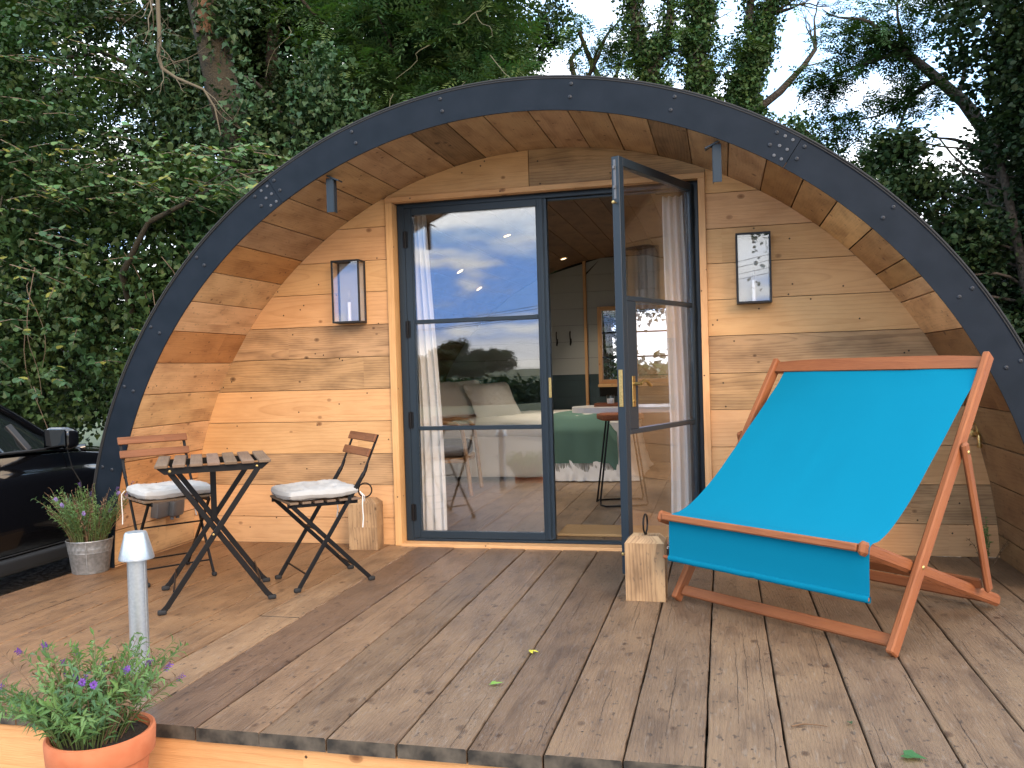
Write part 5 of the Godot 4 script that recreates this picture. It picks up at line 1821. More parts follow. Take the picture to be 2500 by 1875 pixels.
func car():
	# local axes: the bonnet points to -z, the seen side is +x; y = 0 on the ground
	var c := thing("parked_car", "glossy black hatchback parked beside the deck, seen from its rear quarter", "car", Vector3(-3.50, -0.28, 1.06))
	var st := []
	# z, belt or bonnet height, half width, roof height (0 where there is none), roof half width
	var prof := [[2.05, 0.62, 0.62, 0.0, 0.0], [2.0, 0.80, 0.76, 0.0, 0.0], [1.8, 0.93, 0.83, 0.0, 0.0], [1.4, 0.985, 0.865, 0.0, 0.0], [1.0, 0.99, 0.88, 0.0, 0.0], [0.5, 0.985, 0.885, 0.0, 0.0], [0.0, 0.975, 0.885, 0.0, 0.0], [-0.4, 0.962, 0.88, 0.0, 0.0], [-0.7, 0.952, 0.875, 0.0, 0.0], [-1.0, 0.935, 0.865, 0.0, 0.0], [-1.4, 0.885, 0.845, 0.0, 0.0], [-1.8, 0.80, 0.79, 0.0, 0.0], [-2.02, 0.69, 0.68, 0.0, 0.0], [-2.10, 0.52, 0.56, 0.0, 0.0]]
	var zs := []
	for i in 85: zs.append(2.05 - i * 4.15 / 84.0)
	var fn := func(z: float, k: int) -> float:
		for i in prof.size() - 1:
			if z <= prof[i][0] and z >= prof[i + 1][0]:
				var u: float = (prof[i][0] - z) / (prof[i][0] - prof[i + 1][0])
				return lerpf(prof[i][k], prof[i + 1][k], u * u * (3.0 - 2.0 * u) if i < 3 or i > 9 else u)
		return prof[prof.size() - 1][k]
	var rows := []
	for z in zs:
		var top: float = fn.call(z, 1)
		var hw: float = fn.call(z, 2)
		var arch := 0.0
		for wz in [1.32, -1.33]:
			var d := absf(z - wz)
			if d < 0.355: arch = maxf(arch, 0.30 + sqrt(0.355 * 0.355 - d * d))
		var half := [Vector2(hw * 0.90, 0.215), Vector2(hw * 0.955, 0.235), Vector2(hw * 0.972, 0.30), Vector2(hw * 0.985, 0.36), Vector2(hw * 1.0, 0.46), Vector2(hw * 1.003, 0.56), Vector2(hw * 0.998, top * 0.78), Vector2(hw * 0.990, top * 0.835), Vector2(hw * 0.962, top * 0.862), Vector2(hw * 0.952, top * 0.90), Vector2(hw * 0.938, top * 0.965), Vector2(hw * 0.915, top * 0.995), Vector2(hw * 0.82, top + 0.012), Vector2(hw * 0.45, top + 0.035), Vector2(0, top + 0.04)]
		var row := []
		for p in half: row.append(Vector3(p.x, maxf(p.y, minf(arch, 0.655)) if p.y < 0.66 else p.y, z))
		for i in range(half.size() - 2, -1, -1):
			var p: Vector2 = half[i]
			row.append(Vector3(-p.x, maxf(p.y, minf(arch, 0.655)) if p.y < 0.66 else p.y, z))
		rows.append(row)
	var mb := Mb.new()
	mb.sheet(rows, 1, 1, false)
	for e in [0, rows.size() - 1]:
		var rw: Array = rows[e]
		var nn := Vector3(0, 0, 1.0 if e == 0 else -1.0)
		for i in range(1, rw.size() - 1): mb.tri(rw[0], rw[i], rw[i + 1], nn, nn, nn)
	part(c, "body", mb, M.car_paint)
	mb = Mb.new()
	mb.box(at(Vector3(0, 0.33, 0)), Vector3(1.52, 0.26, 3.9), 0.05)
	part(c, "underbody", mb, M.rubber)
	# greenhouse: glass shell with painted roof and pillars
	var gh := [[1.86, 0.93, 0.945, 0.70, 0.69], [1.55, 1.26, 0.975, 0.66, 0.80], [1.2, 1.405, 0.985, 0.64, 0.83], [0.6, 1.45, 0.985, 0.635, 0.845], [0.1, 1.445, 0.98, 0.63, 0.845], [-0.25, 1.39, 0.965, 0.615, 0.84], [-0.55, 1.22, 0.955, 0.635, 0.835], [-0.85, 1.03, 0.945, 0.67, 0.825], [-0.98, 0.945, 0.935, 0.70, 0.81]]
	rows = []
	var roof := []
	for g in gh:
		var row := []
		var rr := []
		for s in [1.0, -1.0]:
			var a := Vector3(s * g[4], g[2] - 0.01, g[0])
			var b := Vector3(s * g[3], g[1] - 0.03, g[0])
			var pts := [a, a.lerp(b, 0.35) + Vector3(s * 0.012, 0, 0), a.lerp(b, 0.7) + Vector3(s * 0.014, 0, 0), b, Vector3(s * g[3] * 0.8, g[1] - 0.004, g[0]), Vector3(s * g[3] * 0.4, g[1] + 0.006, g[0])]
			if s < 0.0: pts.reverse()
			row.append_array(pts)
			if s > 0.0: row.append(Vector3(0, g[1] + 0.01, g[0]))
		rows.append(row)
		for i in range(3, 10): rr.append(row[i] * Vector3(1.008, 1, 1) + Vector3(0, 0.006, 0))
		roof.append(rr)
	mb = Mb.new()
	mb.sheet(rows, 1, 1, false)
	part(c, "windows", mb, M.car_glass)
	mb = Mb.new()
	mb.sheet(roof.slice(1, 6), 1, 1, false)
	part(c, "roof", mb, M.car_paint)
	for s in [1.0, -1.0]:
		mb = Mb.new()   # screen pillar from the roof down to the wing
		var pp := []
		for e in [[-0.22, 0.975, 0.0], [-0.55, 0.99, 0.0], [-0.85, 0.99, 0.0], [-0.99, 0.985, 0.0]]:
			for i in gh.size() - 1:
				if e[0] <= gh[i][0] and e[0] >= gh[i + 1][0] or (i == gh.size() - 2 and e[0] < gh[i + 1][0]):
					var u: float = clampf((gh[i][0] - e[0]) / (gh[i][0] - gh[i + 1][0]), 0, 1)
					pp.append(Vector3(s * (lerpf(gh[i][3], gh[i + 1][3], u) + 0.012), lerpf(gh[i][1], gh[i + 1][1], u) - 0.02, e[0]))
					break
		pp.append(Vector3(s * 0.80, 0.93, -1.05))
		mb.tube(pp, [0.026, 0.028, 0.03, 0.034, 0.03], 8)
		mb.tube([Vector3(s * 0.65, 1.40, -0.2), Vector3(s * 0.655, 1.428, 0.4), Vector3(s * 0.66, 1.40, 1.1), Vector3(s * 0.675, 1.25, 1.55), Vector3(s * 0.70, 0.95, 1.86)], [0.022, 0.022, 0.024, 0.05, 0.06], 8)
		part(c, "roof_pillar", mb, M.car_paint)
		mb = Mb.new()
		mb.bar(Vector3(s * 0.852, 0.97, 0.42), Vector3(s * 0.668, 1.41, 0.30), 0.09, 0.02, Vector3(s, 0.4, 0), 0.004)
		part(c, "window_pillar", mb, M.car_trim)
		mb = Mb.new()
		mb.bar(Vector3(s * 0.836, 0.965, -0.50), Vector3(s * 0.722, 1.13, -0.45), 0.05, 0.02, Vector3(s, 0.4, 0), 0.004)
		part(c, "window_pillar", mb, M.car_trim)
		mb = Mb.new()
		mb.tube([Vector3(s * 0.855, 0.972, 1.3), Vector3(s * 0.858, 0.976, 0.4), Vector3(s * 0.852, 0.962, -0.4), Vector3(s * 0.84, 0.955, -0.75)], 0.010, 6)
		part(c, "window_trim", mb, M.car_trim)
		mb = Mb.new()   # door gaps
		for e in [[-0.83, -0.90], [0.36, 0.40]]:
			mb.tube([Vector3(s * 0.832, 0.945, e[0]), Vector3(s * 0.857, 0.80, e[0] - 0.02), Vector3(s * 0.878, 0.70, e[1]), Vector3(s * 0.882, 0.50, e[1]), Vector3(s * 0.868, 0.34, e[0])], 0.0045, 5)
		mb.tube([Vector3(s * 0.864, 0.325, -0.82), Vector3(s * 0.872, 0.325, 0.0), Vector3(s * 0.870, 0.325, 0.36)], 0.005, 5)
		part(c, "door_gap", mb, M.rubber)
		mb = Mb.new()
		mb.round_box(at(Vector3(s * 0.880, 0.845, 0.20), Basis(Vector3.RIGHT, 0.03)), Vector3(0.045, 0.032, 0.21), 0.014, 5)
		part(c, "door_handle", mb, M.car_paint)
		mb = Mb.new()
		mb.round_box(at(Vector3(s * 0.868, 0.262, 0.0)), Vector3(0.06, 0.10, 1.95), 0.03, 8)
		part(c, "sill_trim", mb, M.car_trim)
		mb = Mb.new()
		mb.round_box(at(Vector3(s * 0.985, 1.03, -0.62), Basis(Vector3.UP, -s * 0.12)), Vector3(0.22, 0.155, 0.12), 0.05, 8, func(p: Vector3) -> Vector3: return Vector3(p.x, p.y * (1.0 + 0.3 * p.z / 0.06 * 0.4), p.z))
		mb.bar(Vector3(s * 0.84, 0.965, -0.66), Vector3(s * 0.92, 0.985, -0.63), 0.06, 0.035, Vector3.UP, 0.01)
		var wm := part(c, "wing_mirror", mb, M.car_paint)
		mb = Mb.new()
		mb.round_box(at(Vector3(s * 0.982, 1.03, -0.558), Basis(Vector3.UP, -s * 0.12)), Vector3(0.185, 0.125, 0.012), 0.005, 5)
		part(wm, "mirror_glass", mb, M.mirror)
		for wz in [1.32, -1.33]:
			mb = Mb.new()
			var bx := at(Vector3(s * 0.76, 0.315, wz), Basis(Vector3.BACK, -s * PI / 2))
			mb.lathe([Vector2(0.205, -0.10), Vector2(0.29, -0.10), Vector2(0.315, -0.07), Vector2(0.318, 0.06), Vector2(0.30, 0.095), Vector2(0.21, 0.10)], 40, bx)
			var w := part(c, "wheel", mb, M.tyre)
			mb = Mb.new()
			mb.lathe([Vector2(0.0, 0.06), Vector2(0.05, 0.062), Vector2(0.06, 0.045), Vector2(0.17, 0.05), Vector2(0.195, 0.088), Vector2(0.208, 0.092), Vector2(0.208, -0.08)], 40, bx)
			part(w, "rim", mb, M.chrome)
			for k in 5:
				mb = Mb.new()
				var g := TAU * k / 5.0
				mb.bar(bx * Vector3(cos(g) * 0.05, 0.075, sin(g) * 0.05), bx * Vector3(cos(g) * 0.2, 0.088, sin(g) * 0.2), 0.05, 0.02, Vector3(s, 0, 0), 0.006)
				part(w, "spoke", mb, M.chrome)
		mb = Mb.new()
		mb.round_box(at(Vector3(s * 0.66, 0.78, 1.93), Basis(Vector3.UP, s * 0.5)), Vector3(0.26, 0.14, 0.06), 0.02, 4)
		part(c, "tail_light", mb, mk(lin(0.25, 0.01, 0.01), 0.15))
		mb = Mb.new()
		mb.round_box(at(Vector3(s * 0.55, 0.64, -1.99), Basis(Vector3.UP, -s * 0.4)), Vector3(0.3, 0.12, 0.08), 0.03, 4)
		part(c, "headlight", mb, M.enamel)


# ---------------------------------------------------------------- foliage

var shapes := {}


func leaf_round(mb: Mb, x: Transform3D, lobes := 0):
	# a leaf about one unit long from its stalk at the origin, along +z, facing +y
	var outline := []
	if lobes == 0: outline = [Vector2(0.0, 0.0), Vector2(0.30, 0.10), Vector2(0.46, 0.40), Vector2(0.36, 0.76), Vector2(0.0, 1.02)]
	elif lobes == 1: outline = [Vector2(0.0, 0.05), Vector2(0.34, -0.06), Vector2(0.50, 0.28), Vector2(0.28, 0.48), Vector2(0.0, 1.0)]
	else: outline = [Vector2(0.0, 0.0), Vector2(0.17, 0.30), Vector2(0.14, 0.66), Vector2(0.0, 1.0)]
	var b := x.basis.orthonormalized()
	for s in [-1.0, 1.0]:
		var c := Vector3(0, -0.05, 0.45)
		var n0 := (b * Vector3(-s * 0.22, 1, 0.05)).normalized()
		for i in outline.size() - 1:
			var p: Vector2 = outline[i]
			var q: Vector2 = outline[i + 1]
			var a1 := Vector3(s * p.x, 0.10 * p.x - 0.10 * p.y * p.y, p.y)
			var a2 := Vector3(s * q.x, 0.10 * q.x - 0.10 * q.y * q.y, q.y)
			mb.tri(x * c, x * a1, x * a2, n0, n0, n0)


func rand_basis(r: RandomNumberGenerator, tilt: float, down := 0.0) -> Basis:
	return Basis(Vector3.UP, r.randf() * TAU) * Basis(Vector3.RIGHT, down + r.randfn(0.0, tilt)) * Basis(Vector3.BACK, r.randfn(0.0, tilt))


func leaf_shapes():
	var r := RandomNumberGenerator.new()
	r.seed = 77
	var mb := Mb.new()
	leaf_round(mb, Transform3D())
	shapes.hazel = [mb.mesh(M.leaf_hazel)]
	shapes.ivy = []
	shapes.clump = []
	shapes.far = []
	shapes.ash = []
	for v in 4:
		mb = Mb.new()
		for i in 16:
			var p := Vector3(r.randfn(0, 0.085), r.randfn(0, 0.085), r.randfn(0, 0.085))
			var s := r.randf_range(0.045, 0.075)
			leaf_round(mb, Transform3D(rand_basis(r, 0.55, 0.5) * s, p), 1)
		shapes.ivy.append(mb.mesh(M.leaf_ivy))
		mb = Mb.new()
		for i in 22:
			var p := Vector3(r.randfn(0, 0.15), r.randfn(0, 0.09), r.randfn(0, 0.15))
			leaf_round(mb, Transform3D(rand_basis(r, 0.45, 0.25) * r.randf_range(0.06, 0.105), p), 0)
		shapes.clump.append(mb.mesh(M.leaf_tree))
		mb = Mb.new()
		for i in 26:
			var p := Vector3(r.randfn(0, 0.22), r.randfn(0, 0.16), r.randfn(0, 0.22))
			var s := r.randf_range(0.10, 0.17)
			var b := rand_basis(r, 0.6, 0.2)
			var a := p
			var n := b.y
			mb.tri(a - b.x * s * 0.45, a + b.x * s * 0.45, a + b.z * s, n, n, n)
			mb.tri(a - b.x * s * 0.45, a - b.z * s * 0.6, a + b.x * s * 0.45, n, n, n)
		shapes.far.append(mb.mesh(M.leaf_tree))
		mb = Mb.new()   # three feathered ash leaves on a twig
		for t in 4:
			var dir := Vector3(r.randf_range(-1, 1), r.randf_range(-0.5, 0.25), r.randf_range(-1, 1)).normalized()
			var sd := dir.cross(Vector3.UP).normalized()
			var up := sd.cross(dir)
			var l := r.randf_range(0.20, 0.30)
			var base := Vector3(r.randfn(0, 0.06), r.randfn(0, 0.05), r.randfn(0, 0.06))
			for k in 6:
				var u := (k + 0.6) / 6.0
				var q := base + dir * l * u - Vector3(0, 0.25 * l * u * u, 0)
				for s in [-1.0, 1.0]:
					if k == 5 and s < 0.0: continue
					var d: Vector3 = (sd * s * (0.0 if k == 5 else 1.0) + dir * 0.6 + up * r.randf_range(-0.35, 0.1)).normalized()
					var w: Vector3 = d.cross(up).normalized()
					var ll := r.randf_range(0.07, 0.10)
					mb.quad(q, q + d * ll * 0.45 + w * ll * 0.17, q + d * ll, q + d * ll * 0.45 - w * ll * 0.17, up)
		shapes.ash.append(mb.mesh(M.leaf_tree))


func blobs_points(r: RandomNumberGenerator, blobs: Array, count: int, shell: float, gap_f: float, gap: float, s: int) -> Array:
	var q := noise(s, gap_f, 2)
	var tot := 0.0
	for b in blobs: tot += b[1].x * b[1].y + b[1].y * b[1].z + b[1].x * b[1].z
	var out := []
	for b in blobs:
		var n := int(count * (b[1].x * b[1].y + b[1].y * b[1].z + b[1].x * b[1].z) / tot)
		for i in n:
			var d := Vector3(r.randfn(), r.randfn(), r.randfn()).normalized()
			var k := pow(r.randf(), 1.0 / shell)
			var p: Vector3 = b[0] + d * k * b[1]
			if q.get_noise_3dv(p) < gap: continue
			out.append(p)
	return out


func green(r: RandomNumberGenerator, base: Color, spread := 0.35) -> Color:
	var k := r.randf_range(1.0 - spread, 1.0 + spread)
	var y := r.randf_range(-0.12, 0.16)
	return Color(base.r * k * (1.0 + y * 1.6), base.g * k, base.b * k * (1.0 - y))


func crown(o: Node3D, called: String, kind: String, blobs: Array, count: int, base: Color, size: float, s: int, gap := -0.12, gap_f := 0.8, shell := 2.2, tilt := 0.3):
	var r := RandomNumberGenerator.new()
	r.seed = s
	var pts := blobs_points(r, blobs, count, shell, gap_f, gap, s)
	var kinds: Array = shapes[kind]
	var sets := []
	for k in kinds: sets.append([[], PackedColorArray()])
	for p in pts:
		var k := r.randi() % kinds.size()
		sets[k][0].append(Transform3D(rand_basis(r, tilt) * (size * r.randf_range(0.75, 1.3)), p))
		sets[k][1].append(green(r, base))
	for k in kinds.size():
		if sets[k][0].size(): many(o, called, kinds[k], sets[k][0], sets[k][1])


func limb(mb: Mb, r: RandomNumberGenerator, a: Vector3, b: Vector3, r0: float, r1: float, wob := 0.08, n := 7):
	var path := []
	var rad := []
	var l := a.distance_to(b)
	var o1 := Vector3(r.randfn(), r.randfn(), r.randfn()) * wob * l
	var o2 := Vector3(r.randfn(), r.randfn(), r.randfn()) * wob * l * 0.6
	for i in n + 1:
		var u := float(i) / n
		path.append(a.lerp(b, u) + o1 * sin(PI * u) + o2 * sin(TAU * u))
		rad.append(lerpf(r0, r1, u))
	mb.tube(path, rad, 9)
	return path


func twigs(mb: Mb, r: RandomNumberGenerator, a: Vector3, dir: Vector3, l: float, rad: float, depth: int):
	var path := []
	var rads := []
	var p := a
	var d := dir.normalized()
	var n := 6
	for i in n + 1:
		path.append(p)
		rads.append(rad * (1.0 - 0.75 * i / n))
		d = (d + Vector3(r.randfn(), r.randfn() + 0.15, r.randfn()) * 0.22).normalized()
		p += d * l / n
	mb.tube(path, rads, 5, false)
	if depth > 0:
		for k in 3:
			var i := 2 + r.randi() % (n - 2)
			var sd := (d + Vector3(r.randfn(), r.randfn(), r.randfn()) * 0.8).normalized()
			twigs(mb, r, path[i], sd, l * r.randf_range(0.4, 0.65), rads[i] * 0.65, depth - 1)


func trees():
	var r := RandomNumberGenerator.new()
	r.seed = 31
	var dk := Color(0.024, 0.047, 0.018)
	var md := Color(0.038, 0.074, 0.024)
	# hazel beside the cabin: level sprays of round leaves on a bent bough
	var o := thing("hazel_bush", "hazel bush with round leaves on level sprays, over the parked car", "bush", Vector3(-4.2, -0.29, -1.8))
	var mb := Mb.new()
	var bp := Vector3(-4.2, -0.29, -1.8)
	var bough := [Vector3(-4.2, -0.3, -2.9) - bp, Vector3(-4.05, 1.2, -2.5) - bp, Vector3(-3.72, 2.12, -1.75) - bp, Vector3(-3.416, 2.384, -1.6) - bp, Vector3(-3.29, 2.541, -1.58) - bp, Vector3(-2.926, 2.683, -1.6) - bp, Vector3(-2.455, 2.872, -1.6) - bp, Vector3(-2.0, 2.93, -1.6) - bp]
	mb.tube(bough, [0.05, 0.043, 0.032, 0.028, 0.025, 0.019, 0.012, 0.005], 8)
	mb.tube([bough[5], bough[5] + Vector3(0.25, 0.12, 0.1), bough[5] + Vector3(0.6, 0.26, 0.15)], [0.013, 0.009, 0.005], 6)
	part(o, "branches", mb, M.bark_moss)
	mb = Mb.new()
	mb.tube([Vector3(-4.75, -0.3, -1.2) - bp, Vector3(-4.72, 1.2, -1.2) - bp, Vector3(-4.62, 2.35, -1.2) - bp, Vector3(-4.5, 2.8, -1.2) - bp], [0.022, 0.018, 0.013, 0.006], 6)
	mb.tube([Vector3(-4.62, 2.35, -1.2) - bp, Vector3(-4.7, 2.6, -1.25) - bp, Vector3(-4.78, 3.0, -1.3) - bp], [0.010, 0.007, 0.004], 6)
	part(o, "stem", mb, M.bark_moss)
	var xs := []
	var cols := PackedColorArray()
	var tw := Mb.new()
	for i in 250:   # sprays: a twig with leaves in two ranks
		var p: Vector3
		if i < 130: p = Vector3(r.randf_range(-5.0, -1.9), 0, r.randf_range(-2.3, -0.9))
		elif i < 195: p = Vector3(r.randf_range(-5.2, -3.6), 0, r.randf_range(-2.0, -0.4))
		else: p = Vector3(r.randf_range(-4.9, -3.3), 0, r.randf_range(-1.4, 0.2))
		if i < 130: p.y = 2.55 + r.randf_range(0.0, 0.62) + 0.1 * (-2.0 - p.x) * 0.4
		elif i < 195: p.y = r.randf_range(3.1, 4.9)
		else: p.y = r.randf_range(0.9, 2.3)
		var dir := Vector3(r.randf_range(0.2, 1.0), r.randf_range(-0.28, 0.12), r.randf_range(-0.4, 0.8)).normalized()
		var l := r.randf_range(0.25, 0.55)
		tw.tube([p - bp, p + dir * l * 0.5 - bp, p + dir * l - Vector3(0, 0.04, 0) - bp], [0.004, 0.003, 0.0015], 4, false)
		var n := int(l * 32.0)
		for k in n:
			var u := (k + r.randf()) / n
			var q := p + dir * l * u
			var sd := 1.0 if k % 2 == 0 else -1.0
			var yaw := atan2(dir.x, dir.z) + sd * r.randf_range(0.5, 1.2)
			var b := Basis(Vector3.UP, yaw) * Basis(Vector3.RIGHT, r.randf_range(0.0, 0.7)) * Basis(Vector3.BACK, r.randfn(0, 0.25))
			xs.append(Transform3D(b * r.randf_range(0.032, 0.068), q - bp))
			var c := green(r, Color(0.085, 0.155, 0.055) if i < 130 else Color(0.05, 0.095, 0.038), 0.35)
			if r.randf() < 0.13: c = Color(0.20, 0.20, 0.04)
			cols.append(c)
	part(o, "twigs", tw, M.twig, "", "stuff")
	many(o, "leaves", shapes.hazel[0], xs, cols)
	crown(o, "inner_leaves", "clump", [[Vector3(-3.6, 2.85, -1.9) - bp, Vector3(1.5, 0.32, 0.6)], [Vector3(-4.9, 3.9, -1.7) - bp, Vector3(1.0, 1.2, 0.7)]], 1100, md, 0.55, 5, -0.05, 1.4)
	# ivy thicket under it
	o = thing("ivy_thicket", "dense dark ivy thicket below the hazel boughs and behind the parked car", "ivy", Vector3(-4.0, -0.29, -2.2))
	bp = Vector3(-4.0, -0.29, -2.2)
	crown(o, "ivy_leaves", "ivy", [[Vector3(-4.3, 1.6, -2.3) - bp, Vector3(1.3, 1.25, 0.7)], [Vector3(-3.1, 1.75, -2.2) - bp, Vector3(0.95, 0.85, 0.6)], [Vector3(-5.6, 1.6, -2.0) - bp, Vector3(1.2, 1.6, 0.8)], [Vector3(-3.0, 0.7, -2.6) - bp, Vector3(1.0, 0.9, 0.5)]], 3300, Color(0.04, 0.078, 0.026), 1.0, 8, -0.10, 1.1, 3.0)
	mb = Mb.new()
	for i in 14:
		var p := Vector3(r.randf_range(-5.2, -2.4), r.randf_range(1.5, 2.3), r.randf_range(-1.75, -1.35)) - bp
		var q := p - Vector3(r.randf_range(-0.15, 0.15), r.randf_range(0.7, 1.5), r.randf_range(-0.1, 0.1))
		limb(mb, r, p, q, 0.004, 0.002, 0.10, 8)
	part(o, "hanging_stems", mb, M.twig, "", "stuff")
	# the old ivy-clad trunk behind the cabin's shoulder
	o = thing("ivied_old_tree", "thick old trunk with ivy and a sawn limb stub, rising behind the hazel bush", "tree", Vector3(-3.5, -0.29, -3.6))
	bp = Vector3(-3.5, -0.29, -3.6)
	mb = Mb.new()
	mb.tube([Vector3(-3.2, -0.3, -3.6) - bp, Vector3(-3.3, 2.2, -3.6) - bp, Vector3(-3.5, 3.5, -3.6) - bp, Vector3(-3.75, 4.4, -3.6) - bp, Vector3(-3.95, 5.4, -3.6) - bp, Vector3(-4.1, 7.0, -3.7) - bp, Vector3(-4.0, 9.0, -3.9) - bp], [0.30, 0.24, 0.21, 0.185, 0.18, 0.16, 0.10], 16)
	part(o, "trunk", mb, M.bark_moss)
	mb = Mb.new()
	mb.tube([Vector3(-3.86, 5.0, -3.46) - bp, Vector3(-3.82, 5.3, -3.40) - bp, Vector3(-3.80, 5.62, -3.36) - bp], [0.10, 0.075, 0.07], 10)
	part(o, "sawn_stub", mb, mottle(66, Color(0.07, 0.032, 0.015), Color(0.20, 0.11, 0.055), 0.05, 0.9, 0.2))
	mb = Mb.new()   # the dead boughs that hang in front of it
	var dead := [Vector3(-4.128, 5.4, -3.0), Vector3(-4.118, 4.77, -3.0), Vector3(-4.14, 4.62, -3.0), Vector3(-4.10, 4.48, -3.0), Vector3(-3.934, 4.36, -3.0), Vector3(-3.603, 4.20, -3.0), Vector3(-3.48, 4.0, -3.0), Vector3(-3.42, 3.7, -3.0)]
	for i in dead.size(): dead[i] -= bp
	mb.tube(dead, [0.024, 0.022, 0.021, 0.02, 0.017, 0.014, 0.010, 0.005], 8)
	for i in 11:
		var a: Vector3 = dead[i % 7]
		twigs(mb, r, a, Vector3(r.randf_range(0.0, 0.8), r.randf_range(-0.9, 0.1), r.randf_range(-0.1, 0.3)), r.randf_range(0.3, 0.7), 0.007, 1)
	twigs(mb, r, Vector3(-4.2, 5.5, -3.0) - bp, Vector3(0.35, -1, 0), 1.0, 0.012, 1)
	twigs(mb, r, Vector3(-4.25, 5.5, -2.95) - bp, Vector3(0.6, -1, 0.1), 0.9, 0.010, 1)
	part(o, "dead_boughs", mb, mk(lin(0.12, 0.098, 0.062), 0.9))
	crown(o, "ivy_leaves", "ivy", [[Vector3(-3.55, 4.5, -3.35) - bp, Vector3(0.42, 1.2, 0.28)], [Vector3(-3.5, 3.6, -3.25) - bp, Vector3(0.3, 0.6, 0.2)], [Vector3(-3.75, 5.6, -3.6) - bp, Vector3(0.3, 0.8, 0.3)], [Vector3(-3.35, 3.3, -3.5) - bp, Vector3(0.75, 0.7, 0.35)], [Vector3(-2.7, 3.9, -3.7) - bp, Vector3(0.6, 0.9, 0.4)], [Vector3(-4.5, 4.3, -3.75) - bp, Vector3(0.45, 1.2, 0.4)]], 1300, Color(0.038, 0.075, 0.030), 1.0, 9, -0.1, 1.3, 2.5)
	# ash boughs over the cabin roof
	o = thing("ash_tree", "ash tree with feathered leaves hanging over the cabin roof, next to the ivied old trunk", "tree", Vector3(-2.0, -0.29, -5.2))
	bp = Vector3(-2.0, -0.29, -5.2)
	mb = Mb.new()
	mb.tube([Vector3(0, 0, 0), Vector3(0.1, 2.5, 0), Vector3(0.0, 5.0, 0.1), Vector3(0.3, 8.0, 0.2)], [0.22, 0.19, 0.16, 0.10], 12)
	for i in 9: limb(mb, r, Vector3(0.05, 3.2 + i * 0.35, 0.1), Vector3(r.randf_range(-1.6, 2.0), 4.0 + i * 0.4, r.randf_range(0.2, 1.3)), 0.04, 0.008)
	part(o, "trunk", mb, M.bark)
	mb = Mb.new()
	for i in 20:
		var p := Vector3(r.randf_range(-3.4, -0.6), r.randf_range(3.2, 5.5), r.randf_range(-4.3, -3.8)) - bp
		limb(mb, r, p, p + Vector3(r.randf_range(-0.4, 0.5), r.randf_range(-0.6, -0.1), r.randf_range(0, 0.2)), 0.006, 0.003, 0.12, 6)
	part(o, "twigs", mb, mk(lin(0.10, 0.095, 0.05), 0.8), "", "stuff")
	crown(o, "leaves", "ash", [[Vector3(-2.1, 4.4, -4.5) - bp, Vector3(1.0, 1.3, 0.7)], [Vector3(-1.1, 4.7, -4.7) - bp, Vector3(0.9, 1.0, 0.7)], [Vector3(-1.9, 5.6, -4.6) - bp, Vector3(1.6, 0.8, 0.9)], [Vector3(-1.6, 3.6, -4.4) - bp, Vector3(0.9, 0.7, 0.5)]], 2300, Color(0.085, 0.155, 0.06), 0.95, 12, -0.1, 1.0, 2.0)
	# the wood behind: tree after tree
	var wood_trees := [[-8.6, -5.0, 9.0, 2.3, "leftmost tree of the dark wood, beyond the hazel bush"], [-6.3, -6.5, 9.5, 2.4, "tree of the dark wood behind the hazel's yellowing leaves"], [-4.4, -7.0, 9.0, 2.1, "tree of the dark wood straight behind the dead boughs"], [-2.7, -8.0, 9.5, 2.2, "tree of the dark wood behind the ash boughs"], [-2.0, -9.8, 8.0, 1.5, "tree of the dark wood behind the left shoulder of the steel rim"], [-6.9, -10.8, 9.5, 2.6, "tree of the dark wood, furthest back of all between two others"], [-10.5, -8.0, 10.0, 3.0, "tree of the dark wood far back, behind the leftmost one"]]
	var ws := 40
	for t in wood_trees:
		ws += 1
		o = thing("wood_tree", t[4], "tree", Vector3(t[0], -0.29, t[1]), 0.0, "trees of the dark wood behind the cabin")
		mb = Mb.new()
		limb(mb, r, Vector3.ZERO, Vector3(r.randf_range(-0.4, 0.4), t[2] * 0.85, 0), 0.2, 0.07, 0.03)
		for i in 8:
			var g := r.randf() * TAU
			var y := r.randf_range(1.5, t[2] * 0.75)
			limb(mb, r, Vector3(0, y, 0), Vector3(cos(g) * t[3] * 0.8, y + r.randf_range(0.3, 1.2), sin(g) * t[3] * 0.8), 0.05, 0.01)
		part(o, "trunk", mb, M.bark)
		var bl := []
		for i in 9:
			var y: float = 0.9 + (t[2] - 1.2) * (i + 0.5) / 9.0
			bl.append([Vector3(r.randf_range(-0.5, 0.5) * t[3], y, r.randf_range(-0.4, 0.4) * t[3]), Vector3(t[3] * r.randf_range(0.6, 0.95), r.randf_range(0.55, 0.9), t[3] * r.randf_range(0.5, 0.8))])
		crown(o, "leaves", "clump", bl, 8500, dk if ws % 2 else md * 0.85, 0.58, ws, -0.06, 0.8, 2.0)
	# thin-leaved tree over the middle of the roof
	o = thing("thin_crowned_tree", "light airy ash tree above the middle of the cabin roof, sky showing between its branches", "tree", Vector3(-0.2, -0.29, -8.6))
	bp = Vector3(-0.2, -0.29, -8.6)
	mb = Mb.new()
	limb(mb, r, Vector3(0, 0, 0), Vector3(-0.3, 5.0, 0), 0.16, 0.1, 0.02)
	for i in 12:
		var a := Vector3(-0.3 * (i + 3) / 14.0, 2.8 + i * 0.3, 0)
		limb(mb, r, a, a + Vector3(r.randf_range(-1.4, 1.5), r.randf_range(0.8, 1.7), r.randf_range(-0.8, 0.8)), 0.045, 0.008)
	limb(mb, r, Vector3(0.9, 4.9, 0), Vector3(-0.2, 6.8, 0), 0.06, 0.03)
	part(o, "trunk", mb, M.bark_moss)
